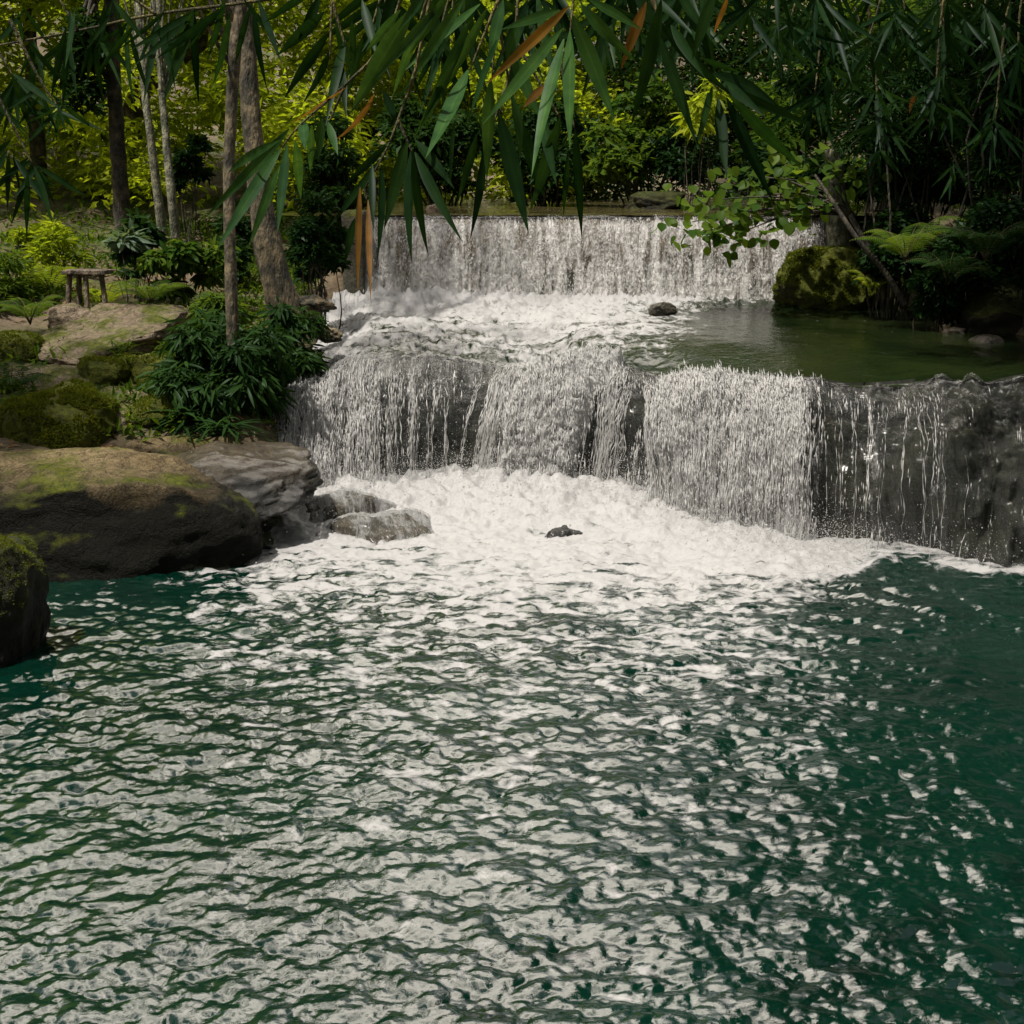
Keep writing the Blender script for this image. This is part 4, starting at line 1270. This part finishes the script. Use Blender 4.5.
# ---- right bank
b0 = at(905, 300, 17.0)
rl = tag(empty('round_leaved_shrub', tuple(b0)), 'round-leaved shrub reaching out over the weir beside the mossy boulder', 'shrub')
rg = np.random.default_rng(77)
lv = Leaves(); parts = []
tips = [(692, 222), (705, 232), (722, 226), (742, 232), (765, 222), (786, 212), (735, 205), (712, 200), (765, 195), (800, 190), (780, 178), (750, 175), (815, 205), (830, 170), (800, 150)]
node = at(850, 215, 17.3)
parts.append(tube(spline([b0, at(880, 265, 17.1), node], 8) - b0, np.linspace(.05, .03, 8), 8))
for (px, py) in tips:
    e_ = at(px, py, 17.4 + rg.uniform(-.5, .5))
    parts.append(tube(spline([node, (node + e_) / 2 + np.array([0, 0, .12]), e_], 8) - b0, np.linspace(.02, .006, 8), 6))
    m = 21
    bb = e_ + rg.normal(0, 1, (m, 3)) * np.array([.24, .18, .12])
    lv.add(bb - b0, np.stack([rg.normal(0, .6, m), rg.normal(-.4, .5, m), rg.normal(-.4, .3, m)], 1), np.stack([rg.normal(0, .35, m), rg.normal(-.5, .3, m), np.full(m, .8)], 1),
           rg.uniform(.10, .19, m), rg.uniform(.09, .15, m), np.clip(rg.normal(.45, .28, m), 0, 1))
link('foliage', lv.mesh('foliage', blade=True, bend=.12, shape=[.15, .85, 1, .95, .6, 0]), LM['mid'], rl)
v, f = merge(parts)
link('stem', np_mesh('stem', v, f), BARK_DARK, rl)

tree('stump', [at(838, 268, 18.9), at(838, 240, 18.9), at(836, 205, 18.9), at(834, 150, 19)], [.17, .15, .13, .12], [], 'pale brown stump of a trunk behind the mossy boulder', BARK_PALE, 'mid', 0, .1, seed=8)
tree('sapling', [at(905, 305, 16.0), at(885, 272, 16.0), at(858, 240, 16.0), at(835, 205, 16.1), at(815, 175, 16.3)], [.035, .03, .028, .022, .015], [], 'thin dark stem leaning across the mossy boulder', BARK_DARK, 'mid', 0, .1, seed=9)
for i, (px, py, Y, ln, pal, lb, nf) in enumerate([
        (905, 262, 15.9, .75, 'mid', 'tall arching fern in the shade above the mossy boulder', 13),
        (948, 285, 15.4, .6, 'dark', 'dark fern over the waterline on the shaded bank', 12),
        (872, 292, 17.0, .42, 'lime', 'small yellow fern at the foot of the mossy boulder', 9),
        (985, 262, 14.6, .7, 'dark', 'dark fern high on the shaded bank near the brown rock', 12)]):
    b = at(px, py, Y)
    fern('fern', tuple(b), nf, ln, lb, pal, seed=20 + i)
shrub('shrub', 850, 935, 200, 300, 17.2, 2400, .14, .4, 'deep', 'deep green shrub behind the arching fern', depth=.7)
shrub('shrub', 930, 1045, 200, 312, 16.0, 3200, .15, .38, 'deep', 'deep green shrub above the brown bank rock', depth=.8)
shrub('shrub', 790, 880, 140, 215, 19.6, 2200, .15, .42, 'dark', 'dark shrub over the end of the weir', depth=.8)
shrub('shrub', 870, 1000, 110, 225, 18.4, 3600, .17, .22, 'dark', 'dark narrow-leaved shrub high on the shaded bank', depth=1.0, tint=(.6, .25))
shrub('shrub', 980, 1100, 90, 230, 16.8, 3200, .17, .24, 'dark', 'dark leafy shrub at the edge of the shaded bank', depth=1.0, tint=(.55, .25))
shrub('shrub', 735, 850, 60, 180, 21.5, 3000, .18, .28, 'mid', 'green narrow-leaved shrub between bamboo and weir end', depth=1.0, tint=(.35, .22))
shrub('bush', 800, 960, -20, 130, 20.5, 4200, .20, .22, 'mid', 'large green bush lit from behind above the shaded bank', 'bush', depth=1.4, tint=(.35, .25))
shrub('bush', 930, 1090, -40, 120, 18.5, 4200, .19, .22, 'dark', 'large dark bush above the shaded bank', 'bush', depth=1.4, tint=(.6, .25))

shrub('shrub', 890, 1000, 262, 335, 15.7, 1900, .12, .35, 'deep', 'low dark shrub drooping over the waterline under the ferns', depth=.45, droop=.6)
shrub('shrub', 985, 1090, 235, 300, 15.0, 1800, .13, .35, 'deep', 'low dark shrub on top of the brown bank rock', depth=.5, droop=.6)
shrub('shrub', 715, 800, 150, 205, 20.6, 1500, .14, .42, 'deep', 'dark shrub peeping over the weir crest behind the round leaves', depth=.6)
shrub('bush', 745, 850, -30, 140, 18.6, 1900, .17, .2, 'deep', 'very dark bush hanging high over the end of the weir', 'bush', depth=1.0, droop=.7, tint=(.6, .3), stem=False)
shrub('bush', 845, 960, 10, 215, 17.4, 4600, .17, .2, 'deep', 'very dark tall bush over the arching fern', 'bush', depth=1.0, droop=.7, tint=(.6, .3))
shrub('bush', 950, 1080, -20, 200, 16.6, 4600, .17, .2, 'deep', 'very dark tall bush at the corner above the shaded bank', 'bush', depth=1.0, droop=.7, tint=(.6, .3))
# ---- tall trees around
for i, (x_, y_, zc, r_, pal, lb) in enumerate([
        (6.2, 16.4, 9.4, (2.7, 3.0, 4.2), 'dark', 'tall dark tree over the shaded bank above the ferns'),
        (9.6, 20.5, 9.5, (3.4, 3.2, 4.0), 'dark', 'tall dark tree behind the shaded bank'),
        (4.0, 11.6, 9.0, (2.3, 2.4, 2.8), 'dark', 'tall dark tree over the pool beyond the wet wall'),
        (8.4, 27.0, 9.0, (2.6, 2.6, 3.0), 'mid', 'tall green tree upstream of the weir end'),
        (-9.6, 10.5, 8.6, (2.6, 2.6, 3.6), 'dark', 'tall dark tree beyond the mossy bank'),
        (-9.5, 25.5, 8.6, (3.2, 2.8, 3.8), 'lime', 'tall yellow green tree behind the clearing'),
        (-4.8, 27.5, 7.6, (2.8, 2.4, 3.4), 'lime', 'sunlit yellow green tree upstream of the thick trunk'),
        (-7.0, 31.0, 8.0, (3.0, 2.6, 4.4), 'lime', 'farther yellow green tree behind the saplings'),
        (-1.0, 31.5, 6.6, (2.8, 2.4, 3.0), 'lime', 'bright tree far upstream behind the hanging bamboo'),
        (3.0, 31.0, 6.4, (2.8, 2.4, 3.0), 'mid', 'green tree far upstream above the weir')]):
    z0 = gz(x_, y_)
    tree('tree', [(x_ + (.0 if abs(x_) > 7 else 2.6 * np.sign(x_)), y_, z0 - .4), (x_ + (.2 if abs(x_) > 7 else 2.2 * np.sign(x_)), y_, (z0 + zc) * .45), (x_ - .1, y_ + .1, zc - 1.2), (x_, y_, zc + .8)], [.26, .2, .15, .08],
         [((x_, y_, zc), r_)], lb, BARK, pal, 9000 if i < 6 else 7000, .24, .38, seed=30 + i, k=46, tint=(.85 if pal == 'lime' else .55, .25))

# ---- the wood beyond
rg = np.random.default_rng(99)
lv = Leaves()
cs, rr_ = [], []
for i_ in range(900):
    if i_ < 640:                                   # upstream
        Yc = rg.uniform(22.5, 36)
        Xc = rg.uniform(-1, 1) * (Yc * .60)
        if -3.0 < Xc < 5.6 and Yc < 27: Yc += 6
        top = 3.4 + 2.6 * abs(Xc / (Yc * .6)) ** 2 + .16 * (Yc - 22)
        zc = gz(Xc, Yc) + top * rg.random() ** 1.1
    else:                                          # the wood goes on round the pool, behind the photographer too
        th = rg.uniform(R(190), R(350))
        ra = rg.uniform(9, 15)
        Xc, Yc = math.cos(th) * ra, math.sin(th) * ra * .8 + 1
        zc = gz(Xc, Yc) + rg.uniform(0, 6.5)
    cs.append((Xc, Yc, zc)); rr_.append(rg.uniform(.6, 1.15) * (1.5 if i_ >= 640 else 1))
for _ in range(8):
    cs.append((rg.uniform(-9, 9), rg.uniform(-9, .5), rg.uniform(6.5, 10.5))); rr_.append(rg.uniform(.9, 1.6))
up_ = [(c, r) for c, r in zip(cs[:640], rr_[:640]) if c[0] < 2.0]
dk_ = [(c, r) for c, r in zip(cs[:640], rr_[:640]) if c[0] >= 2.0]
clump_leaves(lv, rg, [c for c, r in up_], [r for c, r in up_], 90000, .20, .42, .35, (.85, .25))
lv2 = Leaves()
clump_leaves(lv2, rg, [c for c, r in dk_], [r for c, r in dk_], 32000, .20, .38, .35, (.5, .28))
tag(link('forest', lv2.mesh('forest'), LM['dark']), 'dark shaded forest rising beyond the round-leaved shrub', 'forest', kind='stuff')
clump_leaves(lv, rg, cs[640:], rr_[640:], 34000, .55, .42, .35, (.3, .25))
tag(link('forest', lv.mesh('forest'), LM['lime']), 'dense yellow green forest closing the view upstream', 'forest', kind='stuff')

# undergrowth and leaf litter on the banks
lv = Leaves()
n = 26000
y_ = rg.uniform(12.5, 27, n)
x_ = np.where(rg.random(n) < .62, np.interp(y_, LY, LX) - .3 - rg.gamma(1.4, 1.7, n), np.interp(y_, RY, RX) + .3 + rg.gamma(1.3, 1.2, n))
pt = np.stack([x_, y_, 0 * x_], 1)
keep = fbm(pt * .8 + 3, 3) > -.05
x_, y_ = x_[keep], y_[keep]; n = len(x_)
bb = np.stack([x_, y_, ground_h(x_, y_) + rg.uniform(0, .10, n)], 1)
dd = rg.normal(size=(n, 3)); dd[:, 2] = np.abs(dd[:, 2]) * .8 + .2
lv.add(bb, dd, np.array([0, 0, 1.]) + rg.normal(0, .5, (n, 3)), rg.uniform(.06, .17, n), rg.uniform(.03, .06, n), np.clip(rg.normal(.5, .25, n), 0, 1))
tag(link('undergrowth', lv.mesh('undergrowth'), LM['mid']), 'low green undergrowth covering both banks', 'undergrowth', kind='stuff')
lv = Leaves()
n = 1600
y_ = rg.uniform(11.5, 24, n)
x_ = np.interp(y_, LY, LX) - .2 - rg.gamma(1.5, 1.5, n)
bb = np.stack([x_, y_, ground_h(x_, y_) + .02], 1)
dd = rg.normal(size=(n, 3)); dd[:, 2] *= .15
lv.add(bb, dd, np.array([0, 0, 1.]) + rg.normal(0, .25, (n, 3)), rg.uniform(.07, .15, n), rg.uniform(.03, .06, n), rg.random(n))
tag(link('leaf_litter', lv.mesh('leaf_litter'), LM['litter']), 'dry brown leaves scattered over the bank', 'leaf litter', kind='stuff')

# ------------------------------------------------------------------ bamboo hanging from above
BSHAPE = [.12, .55, .85, 1.0, .98, .88, .70, .48, .24, 0.0]


def leaf_dir(x0, y0, x1, y1, D, rg, dz=.1):
    a = at(x0, y0, D)
    b_ = at(x1, y1, D + rg.normal(0, dz))
    return a, b_ - a


def bamboo(label, leaves, D, twigs, pal='bamboo', seed=0, dead=(), tint=(.5, .22), group='bamboo sprays hanging over the view'):
    """leaves: (x0, y0, x1, y1, width px) planned on the photo at distance D"""
    rg = np.random.default_rng(seed + 600)
    base = at(twigs[0][0][0], twigs[0][0][1], D)
    root = tag(empty('bamboo_spray', tuple(base)), label, 'bamboo', group)

    def build(lst, name, mat):
        lv = Leaves()
        for (x0, y0, x1, y1, w) in lst:
            a, d = leaf_dir(x0, y0, x1, y1, D + rg.normal(0, .08), rg, .12)
            L = np.linalg.norm(d)
            view = unit(np.array([0, 0, EYE]) - a)
            side = unit(np.cross(d, view))
            roll = rg.normal(0, .38)
            nrm = unit(view) * math.cos(roll) + side * math.sin(roll)
            wm = w * .80 * D / FPX
            lv.add([a - base], [d], [nrm], [L], [wm], [np.clip(rg.normal(*tint), 0, 1)])
        return link(name, lv.mesh(name, blade=True, bend=rg.normal(.02, .09, (len(lst), 1)), shape=BSHAPE), mat, root)
    if leaves:
        build(leaves, 'leaves', LM[pal])
    for q_ in dead:
        build([q_], 'dead_leaf', LM['dead'])
    parts = []
    for tw in twigs:
        pts = [at(a, b_, D + .02) - base for a, b_ in tw]
        parts.append(tube(spline(pts, 12), np.linspace(.0042, .0016, 12) * D / 3, 6))
    v, f = merge(parts)
    link('twig', np_mesh('twig', v, f), TWIG, root)
    return root


def fan(cx, cy, n, L, rg, a0=-.9, a1=.9, w=.13, mid=0.0):
    """n leaves hanging from a node; angles measured from straight down"""
    out = []
    for i in range(n):
        a = mid + a0 + (a1 - a0) * (i + .5 + rg.uniform(-.35, .35)) / n
        l = L * rg.uniform(.65, 1.15)
        x0, y0 = cx + rg.normal(0, L * .05), cy + rg.normal(0, L * .06)
        out.append((x0, y0, x0 + math.sin(a) * l, y0 + math.cos(a) * l, l * w * .8 * rg.uniform(.8, 1.15) + 1.5))
    return out


bamboo('bright green bamboo spray hanging at the centre with one yellow leaf', [
    (562, 29, 482, 125, 16), (564, 39, 526, 168, 17), (570, 31, 570, 150, 18), (573, 16, 616, 117, 21), (581, 4, 631, 64, 15), (589, 0, 644, 29, 12), (560, 10, 500, 30, 12)],
    2.7, [[(575, -60), (574, -10), (570, 34)], [(574, -10), (582, 4)]], 'bamboo', 1, dead=[(569, 6, 484, 86, 13)], tint=(.75, .15))
bamboo('green bamboo spray with crossing leaves just beside the bright centre spray', [
    (487, 8, 437, 102, 13), (503, 0, 487, 66, 15), (480, 4, 405, 64, 11), (465, -4, 400, 96, 14), (468, 70, 429, 168, 21), (491, 78, 486, 182, 17), (511, 94, 525, 160, 22),
    (497, 40, 470, 120, 14), (510, 50, 540, 120, 16), (470, 20, 420, 130, 14), (455, 60, 415, 140, 12), (520, 20, 500, 80, 14)],
    3.1, [[(500, -60), (498, 0), (492, 80)], [(498, 0), (470, 70)], [(498, 20), (511, 94)]], 'bamboo', 2, tint=(.45, .2), dead=[(545, 85, 523, 108, 10)])
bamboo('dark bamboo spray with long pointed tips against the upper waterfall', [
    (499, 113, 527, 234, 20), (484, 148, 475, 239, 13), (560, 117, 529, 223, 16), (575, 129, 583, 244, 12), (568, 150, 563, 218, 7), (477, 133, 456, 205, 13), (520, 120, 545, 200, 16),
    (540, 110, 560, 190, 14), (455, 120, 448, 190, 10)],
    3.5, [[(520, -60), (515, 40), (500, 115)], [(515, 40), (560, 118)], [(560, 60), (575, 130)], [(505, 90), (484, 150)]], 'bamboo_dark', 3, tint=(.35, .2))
bamboo('bamboo spray of narrow dark leaves with two dry orange leaves', [
    (407, 141, 384, 230, 15), (411, 152, 403, 260, 15), (413, 150, 422, 264, 12), (415, 152, 453, 236, 13), (386, 146, 341, 187, 11), (382, 158, 331, 230, 11), (381, 164, 384, 258, 12),
    (355, 218, 343, 265, 10), (415, 140, 455, 186, 13), (383, 90, 400, 130, 11), (372, 164, 372, 225, 9)],
    2.9, [[(440, -60), (418, 60), (398, 120), (386, 150), (364, 190)], [(398, 120), (412, 152)], [(364, 190), (368, 202)]], 'bamboo_dark', 4,
    dead=[(360, 187, 354, 297, 9), (368, 200, 371, 304, 8), (374, 94, 339, 160, 11)], tint=(.45, .2))
bamboo('broad-leaved green bamboo spray fanned over the two bank trunks', [
    (289, 129, 203, 219, 14), (281, 148, 215, 250, 16), (279, 164, 248, 250, 12), (287, 145, 278, 236, 13), (295, 141, 300, 199, 15), (280, 140, 204, 178, 11),
    (303, 120, 305, 150, 13), (328, 122, 338, 158, 10), (322, 118, 318, 162, 11), (312, 125, 310, 175, 10)],
    3.0, [[(420, -60), (385, 40), (345, 85), (300, 125), (282, 148)], [(345, 85), (330, 120)]], 'bamboo', 5, tint=(.5, .18), dead=[(345, 88, 290, 124, 6)])
bamboo('long green bamboo leaves sweeping down from the top edge', [
    (413, 8, 347, 117, 25), (420, 20, 390, 95, 13), (440, 5, 372, 80, 13), (400, 10, 360, 60, 12), (425, -10, 400, 30, 12), (450, -10, 410, 55, 13)],
    2.8, [[(450, -60), (430, -10), (412, 8)], [(430, -10), (420, 20)]], 'bamboo', 6, tint=(.55, .15))
bamboo('dark bamboo leaves above the broad-leaved spray', [
    (328, 35, 277, 96, 14), (324, 12, 277, 55, 15), (330, 50, 308, 105, 12), (320, -4, 300, 40, 12), (336, 20, 352, 75, 12), (345, 40, 325, 120, 12), (352, 20, 356, 70, 9), (312, -10, 262, 20, 12),
    (340, 60, 346, 110, 10), (362, 0, 378, 60, 12)],
    3.4, [[(335, -60), (332, 0), (330, 60)], [(332, 0), (345, 45)]], 'bamboo_dark', 7, tint=(.4, .2))
bamboo('dark star-shaped bamboo spray over the end of the upper waterfall', [
    (710, 74, 796, 96, 20), (726, 84, 804, 127, 16), (729, 94, 811, 185, 17), (727, 98, 774, 203, 17), (718, 98, 727, 180, 15), (712, 86, 696, 137, 14), (708, 92, 706, 140, 10),
    (702, 58, 740, 72, 9), (720, 80, 760, 110, 12)],
    2.9, [[(640, -60), (655, 10), (690, 60), (722, 92)]], 'bamboo_dark', 8, tint=(.4, .2))
bamboo('bamboo spray with a lit slanting leaf and one dry brown leaf', [
    (659, 21, 727, 105, 16), (659, 35, 698, 145, 15), (661, 0, 634, 127, 20), (671, 25, 700, 74, 12), (690, -6, 698, 55, 13), (676, -10, 706, 40, 13), (700, -10, 716, 44, 12), (640, -5, 660, 40, 12), (715, -8, 690, 60, 14)],
    2.8, [[(650, -60), (655, 0), (660, 36)], [(655, -20), (690, -4)]], 'bamboo_dark', 9, dead=[(646, 2, 620, 70, 13), (728, -4, 712, 35, 9)], tint=(.55, .2))

rg = np.random.default_rng(222)
for i, (cx, cy, lb) in enumerate([
        (385, 4, 'shadowed bamboo spray tucked behind the long sweeping leaves'),
        (452, 14, 'shadowed bamboo spray between the sweeping leaves and the crossing leaves'),
        (535, 0, 'shadowed bamboo spray directly behind the bright centre spray'),
        (612, 2, 'shadowed bamboo spray beside the dry brown leaf'),
        (690, -6, 'shadowed bamboo spray behind the slanting lit leaf')]):
    lf = fan(cx, cy, 9, 92, rg, -1.1, 1.1, .12) + fan(cx + 12, cy - 30, 8, 100, rg, -1.0, 1.0, .12) + fan(cx - 14, cy + 26, 5, 70, rg, -.8, .8, .12)
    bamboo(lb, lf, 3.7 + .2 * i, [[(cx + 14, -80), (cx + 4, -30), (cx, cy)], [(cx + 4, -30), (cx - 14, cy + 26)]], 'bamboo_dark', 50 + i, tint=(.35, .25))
rg = np.random.default_rng(123)
# the branch crossing the upper left corner
lf = []
for (cx, cy, n, L, md) in [(30, 42, 4, 60, .1), (62, 36, 5, 66, -.3), (95, 30, 5, 70, .2), (130, 24, 5, 70, -.4), (160, 16, 5, 80, -.2), (195, 12, 5, 85, -.5), (225, 6, 5, 90, -.6), (250, 2, 4, 80, .2), (70, 10, 4, 60, .3), (110, 0, 5, 60, 0), (20, 10, 4, 60, 0)]:
    lf += fan(cx, cy, n, L, rg, -.7, .7, .12, md)
bamboo('dark bamboo branch slanting across the upper corner above the clearing', lf, 4.2,
       [[(300, -12), (265, 0), (156, 14), (78, 31), (0, 45), (-60, 58)], [(156, 14), (120, -10)], [(78, 31), (60, 0)]], 'bamboo_dark', 10, tint=(.4, .25))
bamboo('bamboo star of thin leaves below the slanting branch', fan(59, 108, 9, 48, rg, -1.5, 1.4, .13) + fan(40, 92, 4, 40, rg, -1.2, .4, .13), 3.8, [[(10, 20), (40, 80), (59, 108)]], 'bamboo_dark', 11, tint=(.45, .2))
bamboo('drooping bamboo tuft at the picture edge below the thin-leaved star', fan(33, 165, 10, 58, rg, -1.1, 1.1, .14) + fan(12, 150, 5, 52, rg, -.9, .8, .14), 3.6, [[(-30, 40), (10, 120), (33, 165)]], 'bamboo_dark', 12, tint=(.4, .2))
bamboo('bamboo tuft hugging the picture edge above the clearing', fan(14, 78, 9, 60, rg, -.9, 1.1, .13) + fan(-10, 90, 5, 60, rg, -.4, 1, .13), 3.9, [[(-30, 0), (14, 78)]], 'bamboo_dark', 13, tint=(.45, .2))
# the dense dark curtain of bamboo at the upper right
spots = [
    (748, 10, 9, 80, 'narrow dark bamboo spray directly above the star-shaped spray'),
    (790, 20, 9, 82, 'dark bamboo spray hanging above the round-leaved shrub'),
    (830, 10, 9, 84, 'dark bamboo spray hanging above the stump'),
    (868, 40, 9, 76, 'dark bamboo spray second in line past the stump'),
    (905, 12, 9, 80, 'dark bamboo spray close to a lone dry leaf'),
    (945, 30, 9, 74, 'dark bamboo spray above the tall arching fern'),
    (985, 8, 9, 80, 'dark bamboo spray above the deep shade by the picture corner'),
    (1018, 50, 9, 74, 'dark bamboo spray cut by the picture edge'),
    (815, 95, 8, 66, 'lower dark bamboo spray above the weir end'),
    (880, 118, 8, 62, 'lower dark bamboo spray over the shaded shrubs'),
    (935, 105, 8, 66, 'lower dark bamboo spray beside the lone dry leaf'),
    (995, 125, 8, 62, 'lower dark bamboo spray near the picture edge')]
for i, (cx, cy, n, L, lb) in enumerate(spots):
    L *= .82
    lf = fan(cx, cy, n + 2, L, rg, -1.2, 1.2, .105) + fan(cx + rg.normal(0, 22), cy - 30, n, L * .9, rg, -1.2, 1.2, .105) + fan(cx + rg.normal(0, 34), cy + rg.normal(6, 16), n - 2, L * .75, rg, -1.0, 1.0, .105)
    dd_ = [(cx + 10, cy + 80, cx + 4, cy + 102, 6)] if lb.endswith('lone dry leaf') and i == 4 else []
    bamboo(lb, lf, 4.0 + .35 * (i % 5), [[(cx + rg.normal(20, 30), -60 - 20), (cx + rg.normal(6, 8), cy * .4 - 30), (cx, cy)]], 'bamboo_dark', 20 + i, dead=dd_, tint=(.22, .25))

# ------------------------------------------------------------------ light
SUN_EL, SUN_AZ = R(66), R(-125)         # azimuth from +Y, negative = towards -X
w = bpy.data.worlds.new('World'); S.world = w
w.use_nodes = True
nt = w.node_tree
nt.nodes.clear()
sky = nt.nodes.new('ShaderNodeTexSky')
sky.sky_type = 'NISHITA'
sky.sun_disc = False
sky.sun_elevation = SUN_EL
sky.sun_rotation = SUN_AZ
sky.dust_density = 4.0
sky.air_density = 1.0
hs = nt.nodes.new('ShaderNodeHueSaturation'); hs.inputs['Saturation'].default_value = .45
bg = nt.nodes.new('ShaderNodeBackground'); bg.inputs['Strength'].default_value = .045
wo = nt.nodes.new('ShaderNodeOutputWorld')
nt.links.new(sky.outputs[0], hs.inputs['Color']); wm_ = nt.nodes.new('ShaderNodeMix'); wm_.data_type = 'RGBA'; wm_.blend_type = 'MULTIPLY'; wm_.inputs[0].default_value = 1
wm_.inputs[7].default_value = (1.0, .97, .93, 1)           # warm colour-balance tint over the whole sky
nt.links.new(hs.outputs[0], wm_.inputs[6]); 
# unseen bright cloud bank added upstream to light the pool glints; smaller clouds elsewhere
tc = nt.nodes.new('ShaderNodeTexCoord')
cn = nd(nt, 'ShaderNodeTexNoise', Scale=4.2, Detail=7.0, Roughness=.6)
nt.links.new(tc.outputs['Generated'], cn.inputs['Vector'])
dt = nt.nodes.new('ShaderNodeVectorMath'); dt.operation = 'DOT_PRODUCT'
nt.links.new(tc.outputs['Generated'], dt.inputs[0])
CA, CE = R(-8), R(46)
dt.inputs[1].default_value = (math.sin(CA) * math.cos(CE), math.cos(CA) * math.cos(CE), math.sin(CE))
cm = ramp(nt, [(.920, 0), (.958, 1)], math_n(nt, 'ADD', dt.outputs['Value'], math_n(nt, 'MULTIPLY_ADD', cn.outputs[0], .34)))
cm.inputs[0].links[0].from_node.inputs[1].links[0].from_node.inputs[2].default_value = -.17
cn2 = nd(nt, 'ShaderNodeTexNoise', Scale=9.0, Detail=6.0, Roughness=.6)
nt.links.new(tc.outputs['Generated'], cn2.inputs['Vector'])
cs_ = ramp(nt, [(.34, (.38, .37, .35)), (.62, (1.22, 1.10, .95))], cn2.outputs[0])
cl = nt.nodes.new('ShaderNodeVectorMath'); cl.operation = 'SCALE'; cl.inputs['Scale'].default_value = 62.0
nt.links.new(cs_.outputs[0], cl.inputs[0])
small = ramp(nt, [(.58, 0), (.72, .5)], cn.outputs[0])
c1_ = mixc(nt, small.outputs[0], wm_.outputs[2], (6.0, 5.9, 5.7))
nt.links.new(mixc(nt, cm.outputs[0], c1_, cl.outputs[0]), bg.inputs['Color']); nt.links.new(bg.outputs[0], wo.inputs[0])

sd = bpy.data.lights.new('sun', 'SUN')
sd.energy = 3.4
sd.angle = R(1.5)
sd.color = (1.0, .94, .86)
so = bpy.data.objects.new('sun', sd)
COL.objects.link(so)
to = Vector((math.sin(SUN_AZ) * math.cos(SUN_EL), math.cos(SUN_AZ) * math.cos(SUN_EL), math.sin(SUN_EL)))
so.rotation_euler = to.to_track_quat('Z', 'Y').to_euler()

S.view_settings.view_transform = 'Standard'
S.view_settings.look = 'None'
S.view_settings.exposure = 0.85
S.view_settings.gamma = 1.0
S.cycles.max_bounces = 6
S.cycles.diffuse_bounces = 3
S.cycles.glossy_bounces = 3
S.cycles.transmission_bounces = 4
S.cycles.transparent_max_bounces = 10
S.cycles.sample_clamp_indirect = 6.0
S.cycles.use_denoising = True
